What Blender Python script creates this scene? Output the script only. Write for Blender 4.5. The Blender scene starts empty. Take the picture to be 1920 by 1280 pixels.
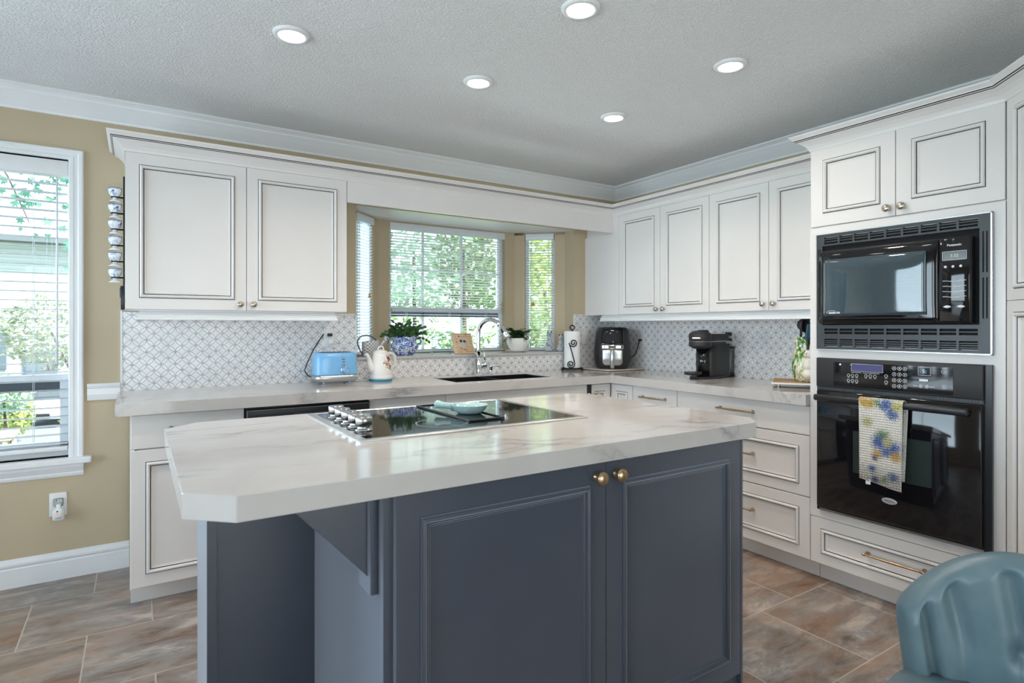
import bpy, bmesh, math, random
from mathutils import Vector, Matrix
random.seed(7)
S = bpy.context.scene
C = bpy.data.collections.new('kitchen'); S.collection.children.link(C)
PI = math.pi

# ------------------------------------------------------------------ camera
CX, CY, CH, YAW, F, V0 = -3.3767, -3.6482, 1.2464, 0.5714, 1094.4, 613.1
cam = bpy.data.cameras.new('camera'); cam_o = bpy.data.objects.new('camera', cam); C.objects.link(cam_o)
cam_o.location = (CX, CY, CH); cam_o.rotation_euler = (PI/2, 0, -YAW)
cam.sensor_fit = 'HORIZONTAL'; cam.sensor_width = 36.0; cam.lens = F/1920*36.0
cam.shift_y = -(640.0-V0)/1920.0
cam.clip_start = 0.05; cam.clip_end = 300
cam.dof.use_dof = True; cam.dof.focus_distance = 3.4; cam.dof.aperture_fstop = 5.6
S.camera = cam_o
# ------------------------------------------------------------------ world, sun, exposure
S.view_settings.view_transform = 'Standard'; S.view_settings.look = 'None'
S.view_settings.gamma = 1.0; S.view_settings.use_curve_mapping = False
S.view_settings.exposure = 0.08
S.cycles.use_denoising = True
S.cycles.max_bounces = 10; S.cycles.diffuse_bounces = 6; S.cycles.glossy_bounces = 5
S.cycles.transmission_bounces = 8; S.cycles.transparent_max_bounces = 16
S.cycles.sample_clamp_indirect = 8.0
S.cycles.caustics_reflective = False; S.cycles.caustics_refractive = False
W = bpy.data.worlds.new('sky'); S.world = W; W.use_nodes = True
wn = W.node_tree; wn.nodes.clear()
_sky = wn.nodes.new('ShaderNodeTexSky'); _sky.sky_type = 'HOSEK_WILKIE'; _sky.turbidity = 4.0; _sky.ground_albedo = 0.4
_sky.sun_direction = Vector((0.55, -0.45, 0.75)).normalized()
_mx = wn.nodes.new('ShaderNodeMixRGB'); _mx.inputs[0].default_value = 0.72; _mx.inputs[2].default_value = (0.80, 0.92, 1.0, 1)
_bg = wn.nodes.new('ShaderNodeBackground'); _bg.inputs[1].default_value = 3.8
_ow = wn.nodes.new('ShaderNodeOutputWorld')
wn.links.new(_sky.outputs[0], _mx.inputs[1]); wn.links.new(_mx.outputs[0], _bg.inputs[0]); wn.links.new(_bg.outputs[0], _ow.inputs[0])
sun = bpy.data.lights.new('sun', 'SUN'); sun.energy = 10.0; sun.angle = 0.02; sun.color = (1, 0.95, 0.86)
sun_o = bpy.data.objects.new('sun', sun); C.objects.link(sun_o)
sun_o.rotation_euler = Vector((0.50, -0.42, 0.80)).to_track_quat('Z', 'Y').to_euler()
def portal(loc, nrm, w, h):
    l = bpy.data.lights.new('window_daylight', 'AREA'); l.shape = 'RECTANGLE'; l.size = w; l.size_y = h
    l.cycles.is_portal = True
    o = bpy.data.objects.new('window_daylight', l); C.objects.link(o); o.location = loc
    o.rotation_euler = Vector(nrm).to_track_quat('-Z', 'Y').to_euler()
portal((-4.2, 0.16, 1.35), (0, -1, 0), 1.1, 1.5)
portal((-1.345, 0.55, 1.53), (0, -1, 0), 1.0, 1.0)
def daylight(loc, nrm, w, h, energy, col):  # area lamps added to strengthen the daylight at the windows
    l = bpy.data.lights.new('daylight', 'AREA'); l.shape = 'RECTANGLE'; l.size = w; l.size_y = h; l.energy = energy; l.color = col
    o = bpy.data.objects.new('daylight', l); C.objects.link(o); o.location = loc; o.rotation_euler = Vector(nrm).to_track_quat('-Z', 'Y').to_euler()
daylight((-5.70, -1.275, 1.35), (1, 0, .12), 2.0, 1.5, 72, (0.70, 0.85, 1.0))
daylight((-5.70, -3.9, 1.35), (1, 0, .30), 1.9, 1.5, 42, (0.76, 0.88, 1.0))
daylight((-5.35, 1.15, 1.55), (.60, -.80, -.08), 1.5, 1.7, 330, (0.66, 0.82, 1.0))  # unseen lamp outside the left window, added to brighten the island's left side
daylight((-1.33, 1.35, .62), (0, -.62, .78), 1.8, .8, 130, (0.78, 0.95, 1.0))  # unseen lamp below the bay view, added to brighten its soffit and blinds
daylight((-3.1, -6.30, 1.10), (0, 1, .45), 3.0, 2.0, 26, (1.0, 0.88, 0.78))
DOWNLIGHTS = [(-2.865, -1.25), (-2.03, -1.26), (-1.18, -1.26), (-2.03, -2.01), (-1.184, -2.01)]
DOWN_W = 4.4

# ------------------------------------------------------------------ node helpers
class NT:
    def __init__(s, name):
        s.m = bpy.data.materials.new(name); s.m.use_nodes = True; s.t = s.m.node_tree; s.t.nodes.clear()
        s.out = s.n('ShaderNodeOutputMaterial')
    def n(s, k): return s.t.nodes.new(k)
    def put(s, sock, v):
        if v is None: return
        if hasattr(v, 'is_linked') or isinstance(v, bpy.types.NodeSocket): s.t.links.new(v, sock)
        elif isinstance(v, (tuple, list)) and len(v) == 3 and sock.type == 'RGBA': sock.default_value = (*v, 1)
        else: sock.default_value = v
    def math(s, op, a, b=None, c=None, clamp=False):
        x = s.n('ShaderNodeMath'); x.operation = op; x.use_clamp = clamp
        for i, v in enumerate((a, b, c)):
            if v is not None: s.put(x.inputs[i], v)
        return x.outputs[0]
    def coord(s, kind='Object', scale=(1, 1, 1), rot=(0, 0, 0), loc=(0, 0, 0)):
        t = s.n('ShaderNodeTexCoord'); mp = s.n('ShaderNodeMapping')
        mp.inputs['Scale'].default_value = scale; mp.inputs['Rotation'].default_value = rot; mp.inputs['Location'].default_value = loc
        s.t.links.new(t.outputs[kind], mp.inputs[0]); return mp.outputs[0]
    def geo(s, scale=(1, 1, 1)):
        g = s.n('ShaderNodeNewGeometry'); mp = s.n('ShaderNodeMapping'); mp.inputs['Scale'].default_value = scale
        s.t.links.new(g.outputs['Position'], mp.inputs[0]); return mp.outputs[0]
    def noise(s, vec, scale, detail=3, rough=0.5, dist=0.0):
        x = s.n('ShaderNodeTexNoise'); s.put(x.inputs['Vector'], vec); x.inputs['Scale'].default_value = scale
        x.inputs['Detail'].default_value = detail; x.inputs['Roughness'].default_value = rough; x.inputs['Distortion'].default_value = dist
        return x.outputs[0], x.outputs[1]
    def vor(s, vec, scale, feature='F1'):
        x = s.n('ShaderNodeTexVoronoi'); x.feature = feature; s.put(x.inputs['Vector'], vec); x.inputs['Scale'].default_value = scale
        return x.outputs['Distance'], (x.outputs['Color'] if feature == 'F1' else None)
    def ramp(s, fac, stops):
        x = s.n('ShaderNodeValToRGB'); s.put(x.inputs[0], fac); e = x.color_ramp.elements
        while len(e) < len(stops): e.new(0.5)
        for i, (p, c) in enumerate(stops): e[i].position = p; e[i].color = (*c, 1) if len(c) == 3 else c
        return x.outputs[0]
    def mix(s, f, a, b):
        x = s.n('ShaderNodeMixRGB'); s.put(x.inputs[0], f); s.put(x.inputs[1], a); s.put(x.inputs[2], b); return x.outputs[0]
    def mul(s, a, b):
        x = s.n('ShaderNodeMixRGB'); x.blend_type = 'MULTIPLY'; x.inputs[0].default_value = 1; s.put(x.inputs[1], a); s.put(x.inputs[2], b); return x.outputs[0]
    def bump(s, h, strength=0.3, dist=0.01):
        x = s.n('ShaderNodeBump'); s.put(x.inputs['Height'], h); x.inputs['Strength'].default_value = strength; x.inputs['Distance'].default_value = dist
        return x.outputs[0]
    def pbr(s, color, rough=0.5, metal=0.0, normal=None, spec=0.5, **kw):
        b = s.n('ShaderNodeBsdfPrincipled'); s.put(b.inputs['Base Color'], color); s.put(b.inputs['Roughness'], rough)
        s.put(b.inputs['Metallic'], metal); b.inputs['Specular IOR Level'].default_value = spec
        if normal is not None: s.t.links.new(normal, b.inputs['Normal'])
        for k, v in kw.items(): s.put(b.inputs[k.replace('_', ' ')], v)
        s.t.links.new(b.outputs[0], s.out.inputs[0]); return b
    def sep(s, vec):
        x = s.n('ShaderNodeSeparateXYZ'); s.t.links.new(vec, x.inputs[0]); return x.outputs
_M = {}
def mat(name, color, rough=0.5, metal=0.0, var=0.04, nscale=40, bump=0.0, **kw):
    """plain paint, metal or glaze with slight procedural variation"""
    if name in _M: return _M[name]
    t = NT(name); v = t.coord(); f, _ = t.noise(v, nscale, 3)
    lo = tuple(max(0, c*(1-var)) for c in color); hi = tuple(min(1, c*(1+var)) for c in color)
    col = t.ramp(f, [(0.3, lo), (0.7, hi)])
    nr = t.bump(f, bump, 0.002) if bump else None
    t.pbr(col, rough, metal, nr, **kw); _M[name] = t.m; return t.m
def emit(name, color, strength):
    t = NT(name); e = t.n('ShaderNodeEmission'); e.inputs[0].default_value = (*color, 1); e.inputs[1].default_value = strength
    t.t.links.new(e.outputs[0], t.out.inputs[0]); return t.m

def m_tile():
    t = NT('mosaic_tile'); x, y, z = t.sep(t.geo())
    g = t.n('ShaderNodeNewGeometry'); nx, ny, nz = t.sep(g.outputs['Normal'])
    h = t.math('ADD', x, y)                                   # runs along either wall (x or y is constant on each)
    k = 1.0/0.0655
    a = t.math('MULTIPLY', t.math('ADD', h, z), k); b = t.math('MULTIPLY', t.math('SUBTRACT', h, z), k)
    fa = t.math('FRACT', a); fb = t.math('FRACT', b)
    ds = []
    for cx, cy in ((1.5, .5), (-.5, .5), (.5, 1.5), (.5, -.5)):
        dx = t.math('SUBTRACT', fa, cx); dy = t.math('SUBTRACT', fb, cy)
        d = t.math('SQRT', t.math('ADD', t.math('MULTIPLY', dx, dx), t.math('MULTIPLY', dy, dy)))
        ds.append(t.math('ABSOLUTE', t.math('SUBTRACT', d, 0.694)))
    m = t.math('MINIMUM', t.math('MINIMUM', ds[0], ds[1]), t.math('MINIMUM', ds[2], ds[3]))
    line = t.math('LESS_THAN', m, 0.034)
    ea = t.math('MINIMUM', fa, t.math('SUBTRACT', 1, fa)); eb = t.math('MINIMUM', fb, t.math('SUBTRACT', 1, fb))
    dot = t.math('LESS_THAN', t.math('ADD', ea, eb), 0.17)
    v = t.geo(); f, _ = t.noise(v, 14, 4); f2, _ = t.noise(v, 60, 2)
    white = t.ramp(f, [(0.35, (0.80, 0.79, 0.80)), (0.65, (0.91, 0.90, 0.90))])
    grey = t.ramp(f2, [(0.3, (0.38, 0.38, 0.39)), (0.7, (0.54, 0.54, 0.55))])
    dotc = t.ramp(f2, [(0.3, (0.42, 0.42, 0.43)), (0.7, (0.60, 0.60, 0.61))])
    c = t.mix(dot, white, dotc); c = t.mix(line, c, grey)
    t.pbr(c, 0.22, 0, t.bump(t.math('SUBTRACT', 1, line), 0.25, 0.001)); return t.m
def m_quartz():
    t = NT('white_veined_quartz'); v = t.geo()
    mp = t.n('ShaderNodeMapping'); mp.inputs['Rotation'].default_value = (0.5, 0.35, 0.62); mp.inputs['Scale'].default_value = (0.75, 1.9, 1.5); t.put(mp.inputs[0], v); vv = mp.outputs[0]
    n1, _ = t.noise(vv, 1.15, 9, 0.56, 0.35); r1 = t.math('ABSOLUTE', t.math('SUBTRACT', n1, 0.5))
    vein = t.ramp(r1, [(0.0, (1, 1, 1)), (0.007, (0.45, 0.45, 0.45)), (0.032, (0, 0, 0))])
    n2, _ = t.noise(v, 2.1, 3); msk = t.ramp(n2, [(0.44, (0.05, 0.05, 0.05)), (0.60, (1, 1, 1))])
    n3, _ = t.noise(v, 9, 5, 0.6); cl = t.ramp(n3, [(0.3, (0.545, 0.516, 0.497)), (0.7, (0.575, 0.55, 0.532))])
    k = t.mul(vein, msk); kk = t.n('ShaderNodeRGBToBW'); t.put(kk.inputs[0], k)
    col = t.mix(t.math('MULTIPLY', kk.outputs[0], 0.72), cl, (0.20, 0.20, 0.215))
    t.pbr(col, 0.09, 0, None, 0.5); return t.m
def m_floor():
    t = NT('slate_look_tile'); v = t.geo((1/0.45, 1/0.45, 1))
    mp = t.n('ShaderNodeMapping'); mp.inputs['Location'].default_value = (1.378, 2.085/0.45+10, 0); t.put(mp.inputs[0], v)
    br = t.n('ShaderNodeTexBrick'); t.put(br.inputs['Vector'], mp.outputs[0])
    br.offset = 0.5; br.inputs['Scale'].default_value = 1; br.inputs['Brick Width'].default_value = 1; br.inputs['Row Height'].default_value = 1
    br.inputs['Mortar Size'].default_value = 0.006; br.inputs['Mortar Smooth'].default_value = 0.1
    br.inputs['Color1'].default_value = (0, 0, 0, 1); br.inputs['Color2'].default_value = (1, 1, 1, 1); br.inputs['Mortar'].default_value = (1, 1, 1, 1)
    va = t.n('ShaderNodeVectorMath'); va.operation = 'MULTIPLY_ADD'; t.put(va.inputs[0], br.outputs['Color']); va.inputs[1].default_value = (9, 7, 5); mq = t.n('ShaderNodeMapping'); mq.inputs['Rotation'].default_value = (0, 0, 0.5); mq.inputs['Scale'].default_value = (0.8, 2.1, 1); t.put(mq.inputs[0], t.geo()); g0 = mq.outputs[0]; t.put(va.inputs[2], g0); g = va.outputs[0]
    n1, _ = t.noise(g, 2.4, 7, 0.62, 0.35); n2, _ = t.noise(g, 5.0, 10, 0.72, 0.5); n3, _ = t.noise(g, 1.6, 3)
    base = t.ramp(n1, [(0.30, (0.085, 0.046, 0.028)), (0.41, (0.27, 0.145, 0.085)), (0.47, (0.20, 0.145, 0.11)), (0.53, (0.34, 0.255, 0.195)), (0.59, (0.32, 0.185, 0.115)), (0.70, (0.46, 0.34, 0.26))])
    cool = t.ramp(n2, [(0.34, (0.04, 0.03, 0.026)), (0.45, (0.22, 0.185, 0.165)), (0.53, (0.27, 0.265, 0.27)), (0.66, (0.62, 0.55, 0.48))])
    c = t.mix(t.ramp(n3, [(0.40, (0.12, 0.12, 0.12)), (0.60, (0.70, 0.70, 0.70))]), base, cool)
    gm = t.n('ShaderNodeGamma'); t.put(gm.inputs[0], c); gm.inputs[1].default_value = 0.92; c = t.mix(br.outputs['Fac'], gm.outputs[0], (0.50, 0.45, 0.40))
    h = t.math('SUBTRACT', t.math('MULTIPLY', n2, 0.6), br.outputs['Fac'])
    t.pbr(c, t.math('ADD', 0.26, t.math('MULTIPLY', n2, 0.25)), 0, t.bump(h, 0.35, 0.006)); return t.m
def m_ceiling():
    t = NT('stippled_ceiling'); v = t.geo(); n1, _ = t.noise(v, 105, 3, 0.6, 0.5); n2, _ = t.vor(v, 140)
    h = t.math('ADD', t.ramp(n1, [(0.42, (0, 0, 0)), (0.6, (1, 1, 1))]), t.math('MULTIPLY', n2, 0.4))
    t.pbr((0.88, 0.88, 0.88), 0.9, 0, t.bump(h, 0.75, 0.005), 0.2); return t.m
def m_wall():
    t = NT('tan_wall_paint'); v = t.geo(); n1, _ = t.noise(v, 220, 3); n2, _ = t.noise(v, 1.5, 2)
    c = t.ramp(n2, [(0.3, (0.51, 0.418, 0.285)), (0.7, (0.54, 0.445, 0.305))])
    t.pbr(c, 0.55, 0, t.bump(n1, 0.06, 0.002), 0.35); return t.m
def m_glass(name='window_glass', tint=(0.97, 1, 0.99)):
    t = NT(name); a = t.n('ShaderNodeBsdfTransparent'); a.inputs[0].default_value = (*tint, 1)
    g = t.n('ShaderNodeBsdfGlossy'); g.inputs['Roughness'].default_value = 0.02
    fr = t.n('ShaderNodeFresnel'); fr.inputs[0].default_value = 1.45; mx = t.n('ShaderNodeMixShader')
    t.t.links.new(fr.outputs[0], mx.inputs[0]); t.t.links.new(a.outputs[0], mx.inputs[1]); t.t.links.new(g.outputs[0], mx.inputs[2])
    t.t.links.new(mx.outputs[0], t.out.inputs[0]); return t.m
def m_slat():
    t = NT('blind_slat_white'); v = t.coord(); f, _ = t.noise(v, 30, 2); c = t.ramp(f, [(0.3, (0.80, 0.81, 0.82)), (0.7, (0.86, 0.87, 0.88))])
    d = t.n('ShaderNodeBsdfPrincipled'); t.put(d.inputs['Base Color'], c); d.inputs['Roughness'].default_value = 0.4
    tr = t.n('ShaderNodeBsdfTranslucent'); t.put(tr.inputs[0], c); mx = t.n('ShaderNodeMixShader'); mx.inputs[0].default_value = 0.55
    t.t.links.new(d.outputs[0], mx.inputs[1]); t.t.links.new(tr.outputs[0], mx.inputs[2]); t.t.links.new(mx.outputs[0], t.out.inputs[0]); return t.m
def m_leaf(name, a, b, transl=0.3):
    t = NT(name); v = t.geo(); f, _ = t.noise(v, 9, 3); c = t.ramp(f, [(0.3, a), (0.7, b)])
    d = t.n('ShaderNodeBsdfPrincipled'); t.put(d.inputs['Base Color'], c); d.inputs['Roughness'].default_value = 0.45
    tr = t.n('ShaderNodeBsdfTranslucent'); t.put(tr.inputs[0], c); mx = t.n('ShaderNodeMixShader'); mx.inputs[0].default_value = transl
    t.t.links.new(d.outputs[0], mx.inputs[1]); t.t.links.new(tr.outputs[0], mx.inputs[2]); t.t.links.new(mx.outputs[0], t.out.inputs[0]); return t.m
def m_china(name, scale, thr, blue=(0.035, 0.10, 0.36), white=(0.80, 0.82, 0.84)):
    t = NT(name); v = t.coord(); n1, _ = t.noise(v, scale, 5, 0.65, 1.2); n2, _ = t.noise(v, scale*2.6, 3, 0.6, 2.0)
    k = t.math('ADD', t.math('MULTIPLY', n1, 0.6), t.math('MULTIPLY', n2, 0.4))
    c = t.ramp(k, [(thr-0.03, white), (thr, (0.35, 0.45, 0.66)), (thr+0.03, blue)]); t.pbr(c, 0.12); return t.m
def m_lattice():
    t = NT('blue_lattice_glaze'); v = t.coord(); x, y, z = t.sep(v); k = 1/0.021
    a = t.math('MULTIPLY', t.math('ADD', t.math('ADD', x, y), z), k); b = t.math('MULTIPLY', t.math('SUBTRACT', t.math('ADD', x, y), z), k)
    fa = t.math('ABSOLUTE', t.math('SUBTRACT', t.math('FRACT', a), 0.5)); fb = t.math('ABSOLUTE', t.math('SUBTRACT', t.math('FRACT', b), 0.5))
    line = t.math('LESS_THAN', t.math('MINIMUM', fa, fb), 0.07); dot = t.math('LESS_THAN', t.math('ADD', fa, fb), 0.24)
    c = t.mix(line, (0.66, 0.66, 0.62), (0.08, 0.10, 0.18)); c = t.mix(dot, c, (0.012, 0.03, 0.14)); t.pbr(c, 0.2); return t.m
def blob(t, v, centre, rad):
    s = t.n('ShaderNodeVectorMath'); s.operation = 'SUBTRACT'; t.put(s.inputs[0], v); s.inputs[1].default_value = centre
    l = t.n('ShaderNodeVectorMath'); l.operation = 'LENGTH'; t.t.links.new(s.outputs[0], l.inputs[0])
    return t.math('SUBTRACT', 1, t.math('DIVIDE', l.outputs['Value'], rad), clamp=True)
def m_floral(name, ground, spots, petals, waffle=0.0, rough=0.8, scale=60):
    """printed flowers: clusters of petals round the given centres. spots: (centre, radius, colour)"""
    t = NT(name); v = t.coord(); c = ground
    n, nc = t.noise(v, petals, 4, 0.6, 0.8)
    for i, (ce, r, colr) in enumerate(spots):
        b = blob(t, v, ce, r); k = t.math('ADD', t.math('MULTIPLY', b, 0.75), t.math('MULTIPLY', t.math('SUBTRACT', t.noise(v, petals*(1+0.13*i), 3, 0.7, 1.5)[0], 0.5), 2.5))
        on = t.math('MULTIPLY', t.math('GREATER_THAN', k, 0.30), t.math('GREATER_THAN', b, 0.02))
        dk = t.mix(t.math('GREATER_THAN', t.noise(v, petals*2.2, 2)[0], 0.53), colr, tuple(min(1, q*0.45+0.02) for q in colr))
        c = t.mix(on, c, dk)
    nr = None
    if waffle:
        x, y, z = t.sep(v); w = lambda q: t.math('ABSOLUTE', t.math('SINE', t.math('MULTIPLY', q, PI/waffle)))
        nr = t.bump(t.math('MULTIPLY', w(y), w(z)), 0.9, 0.004)
    t.pbr(c, rough, 0, nr); return t.m
def m_leather():
    t = NT('teal_leather'); v = t.coord(); n1, _ = t.noise(v, 7, 4, 0.6); n2, _ = t.vor(v, 320)
    c = t.ramp(n1, [(0.3, (0.085, 0.145, 0.175)), (0.7, (0.135, 0.195, 0.215))]); t.pbr(c, 0.36, 0, t.bump(n2, 0.12, 0.001)); return t.m
def m_brushed(name, col, rough=0.3, sc=(4, 4, 400)):
    t = NT(name); v = t.coord(scale=sc); f, _ = t.noise(v, 1, 2); c = t.ramp(f, [(0.3, tuple(q*0.8 for q in col)), (0.7, col)])
    t.pbr(c, rough, 1.0); return t.m
def m_siding():
    t = NT('lap_siding'); x, y, z = t.sep(t.geo()); f = t.math('FRACT', t.math('MULTIPLY', z, 1/0.18))
    c = t.ramp(f, [(0.0, (0.22, 0.25, 0.28)), (0.12, (0.40, 0.44, 0.48)), (1.0, (0.50, 0.53, 0.56))]); t.pbr(c, 0.6); return t.m
def m_ground():
    t = NT('driveway_and_lawn'); v = t.geo(); n, _ = t.noise(v, 0.5, 4); n2, _ = t.noise(v, 12, 4)
    c = t.ramp(n2, [(0.3, (0.10, 0.20, 0.05)), (0.7, (0.26, 0.38, 0.12))]); t.pbr(c, 0.9); return t.m

WHITE = mat('cabinet_white_paint', (0.77, 0.742, 0.722), 0.32, var=0.012, nscale=6)
GLAZE = mat('dark_pinstripe_glaze', (0.016, 0.014, 0.013), 0.5)
NAVY = mat('navy_cabinet_paint', (0.030, 0.040, 0.064), 0.26, var=0.05, nscale=10, spec=0.7, Sheen_Weight=1.0, Sheen_Roughness=0.45, Sheen_Tint=(0.80, 0.87, 1.0, 1), Coat_Weight=0.3, Coat_Roughness=0.42, Coat_IOR=1.8)
TRIM = mat('trim_white_paint', (0.80, 0.81, 0.82), 0.35, var=0.012, nscale=5)
VINYL = mat('vinyl_white', (0.76, 0.80, 0.84), 0.35, var=0.01)
SCREEN = mat('grey_sash_band', (0.10, 0.12, 0.14), 0.6)  # dark grey band under the meeting rail
WALL = m_wall(); CEIL = m_ceiling(); FLOOR = m_floor(); TILE = m_tile(); QUARTZ = m_quartz(); GLASS = m_glass(); SLAT = m_slat()
BRASS = mat('brushed_brass', (0.52, 0.38, 0.24), 0.30, 1.0, 0.08, 90)
NICKEL = mat('bronze_nickel_knob', (0.60, 0.52, 0.43), 0.22, 1.0, 0.06, 90)
CHROME = mat('polished_chrome', (0.86, 0.87, 0.88), 0.06, 1.0, 0.02)
STEEL = m_brushed('brushed_steel', (0.70, 0.70, 0.70))
SINKM = m_brushed('dark_sink_steel', (0.055, 0.055, 0.06), 0.38, (60, 60, 60))
BLACKG = mat('black_appliance_glass', (0.006, 0.006, 0.008), 0.05, 0, 0.05, spec=0.6)
BLACKP = mat('black_plastic', (0.014, 0.014, 0.016), 0.32)
BLACKM = mat('matt_black_plastic', (0.022, 0.022, 0.024), 0.5, bump=0.05, nscale=300)
LOUV = mat('charcoal_louvre_plastic', (0.042, 0.047, 0.052), 0.38)
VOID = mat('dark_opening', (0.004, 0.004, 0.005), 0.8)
IRON = mat('black_wrought_iron', (0.012, 0.012, 0.013), 0.45, 0.6)
PRINT = mat('printed_white', (0.80, 0.83, 0.86), 0.5)
PLATE = mat('white_outlet_plastic', (0.78, 0.78, 0.77), 0.35)
CORD = mat('black_rubber_cord', (0.012, 0.012, 0.012), 0.5)
CERAMIC = mat('white_ceramic', (0.82, 0.80, 0.77), 0.12, var=0.02)
PAPER = mat('white_paper_towel', (0.86, 0.86, 0.85), 0.9, bump=0.3, nscale=160)
BEIGE = mat('pale_cord_pull', (0.68, 0.62, 0.54), 0.5)
TAN = mat('wood_cord_pull', (0.50, 0.30, 0.12), 0.5)

# ------------------------------------------------------------------ mesh helpers
WM = {}
def thing(name, label, cat, loc=(0, 0, 0), rotz=0, group=None, kind=None):
    o = bpy.data.objects.new(name, None); C.objects.link(o); o.location = loc; o.rotation_euler = (0, 0, rotz); o.empty_display_size = 0.05
    if label: o['label'] = label
    if cat: o['category'] = cat
    if group: o['group'] = group
    if kind: o['kind'] = kind
    WM[o.name] = Matrix.Translation(loc) @ Matrix.Rotation(rotz, 4, 'Z'); return o
def tag(o, label, cat, group=None, kind=None):
    if label: o['label'] = label
    if cat: o['category'] = cat
    if group: o['group'] = group
    if kind: o['kind'] = kind
    return o
class B:
    def __init__(s): s.bm = bmesh.new(); s.M = None
    def v(s, co):
        co = Vector(co)
        if s.M is not None: co = s.M @ co
        return s.bm.verts.new(co)
    def face(s, vs, m=0, smooth=False):
        try: f = s.bm.faces.new(vs)
        except ValueError: return None
        f.material_index = m; f.smooth = smooth; return f
    def box(s, x0, x1, y0, y1, z0, z1, m=0):
        p = [s.v((x, y, z)) for z in (z0, z1) for y in (y0, y1) for x in (x0, x1)]
        for q in ((0, 2, 3, 1), (4, 5, 7, 6), (0, 1, 5, 4), (2, 6, 7, 3), (0, 4, 6, 2), (1, 3, 7, 5)): s.face([p[i] for i in q], m)
        return s
    def rbox(s, x0, x1, y0, y1, z0, z1, r=0.004, m=0, seg=2):
        """box with rounded edges"""
        n = len(s.bm.verts); bm2 = bmesh.new(); b2 = B(); b2.bm = bm2; b2.box(x0, x1, y0, y1, z0, z1, m)
        bmesh.ops.bevel(bm2, geom=list(bm2.edges), offset=min(r, (x1-x0)*.49, (y1-y0)*.49, (z1-z0)*.49), segments=seg, profile=0.5, affect='EDGES', clamp_overlap=True)
        s.merge(bm2, smooth=seg > 1); return s
    def merge(s, bm2, smooth=False):
        mp = {}
        for v in bm2.verts: mp[v] = s.v(v.co)
        for f in bm2.faces: s.face([mp[v] for v in f.verts], f.material_index, smooth or f.smooth)
        bm2.free()
    def prism(s, poly, z0, z1, m=0):
        a = [s.v((x, y, z0)) for x, y in poly]; b = [s.v((x, y, z1)) for x, y in poly]; n = len(poly)
        s.face(a[::-1], m); s.face(b, m)
        for i in range(n): s.face([a[i], a[(i+1) % n], b[(i+1) % n], b[i]], m)
        return s
    def lathe(s, prof, c=(0, 0, 0), n=24, m=0, axis='z', cap=True, smooth=True, sx=1, sy=1, mats=None):
        rings = []
        for r, h in prof:
            ring = []
            for i in range(n):
                a = 2*PI*i/n; p = (r*math.cos(a)*sx, r*math.sin(a)*sy, h)
                if axis == 'y': p = (p[0], -p[2], p[1])           # +h goes towards -y
                if axis == 'x': p = (-p[2], p[0], p[1])           # +h goes towards -x
                ring.append(s.v((c[0]+p[0], c[1]+p[1], c[2]+p[2])))
            rings.append(ring)
        for k in range(len(rings)-1):
            for i in range(n): s.face([rings[k][i], rings[k][(i+1) % n], rings[k+1][(i+1) % n], rings[k+1][i]], mats[k] if mats else m, smooth)
        if cap:
            if prof[0][0] > 1e-5: s.face(rings[0][::-1], mats[0] if mats else m)
            if prof[-1][0] > 1e-5: s.face(rings[-1], mats[-1] if mats else m)
        return s
    def cyl(s, c, r, h, n=20, m=0, axis='z', r2=None): return s.lathe([(r, 0), (r if r2 is None else r2, h)], c, n, m, axis)
    def tube(s, pts, r, n=8, m=0, closed=False, smooth=True):
        pts = [Vector(p) for p in pts]; k = len(pts); rs = r if isinstance(r, (list, tuple)) else [r]*k; rings = []; up = None
        for i, p in enumerate(pts):
            a = pts[i-1] if (i or closed) else p; b = pts[(i+1) % k] if (i < k-1 or closed) else p; d = (b-a).normalized()
            if up is None: up = d.orthogonal().normalized()
            up = (up - d*up.dot(d)); up = up.normalized() if up.length > 1e-6 else d.orthogonal().normalized(); w = d.cross(up)
            rings.append([s.v(p + (up*math.cos(2*PI*j/n) + w*math.sin(2*PI*j/n))*rs[i]) for j in range(n)])
        for i in range(k if closed else k-1):
            A, Bq = rings[i], rings[(i+1) % k]
            for j in range(n): s.face([A[j], A[(j+1) % n], Bq[(j+1) % n], Bq[j]], m, smooth)
        if not closed: s.face(rings[0][::-1], m); s.face(rings[-1], m)
        return s
    def ball(s, c, r, n=12, m=0, sx=1, sy=1, sz=1):
        k = max(6, n//2); return s.lathe([(max(1e-6, r*math.sin(PI*i/k)), -r*sz*math.cos(PI*i/k)) for i in range(k+1)], c, n, m, cap=False, sx=sx, sy=sy)
    def sweep(s, path, prof, mats=None, caps=True, smooth=False):
        """profile (out, z) swept along a plan polyline; out is to the right of travel; corners mitred"""
        P = [Vector((p[0], p[1])) for p in path]; rows = []
        for i, p in enumerate(P):
            d0 = (P[i]-P[i-1]).normalized() if i else None; d1 = (P[i+1]-P[i]).normalized() if i < len(P)-1 else None
            if d0 is None: d0 = d1
            if d1 is None: d1 = d0
            n0 = Vector((d0.y, -d0.x)); n1 = Vector((d1.y, -d1.x)); b = (n0+n1).normalized(); k = 1/max(0.2, b.dot(n0))
            rows.append([s.v((p.x+b.x*k*o, p.y+b.y*k*o, z)) for o, z in prof])
        L = len(prof)
        for i in range(len(P)-1):
            for j in range(L-1): s.face([rows[i][j], rows[i+1][j], rows[i+1][j+1], rows[i][j+1]], mats[j] if mats else 0, smooth)
            s.face([rows[i][L-1], rows[i+1][L-1], rows[i+1][0], rows[i][0]], 0)
        if caps: s.face(rows[0], 0); s.face(rows[-1][::-1], 0)
        return s
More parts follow.
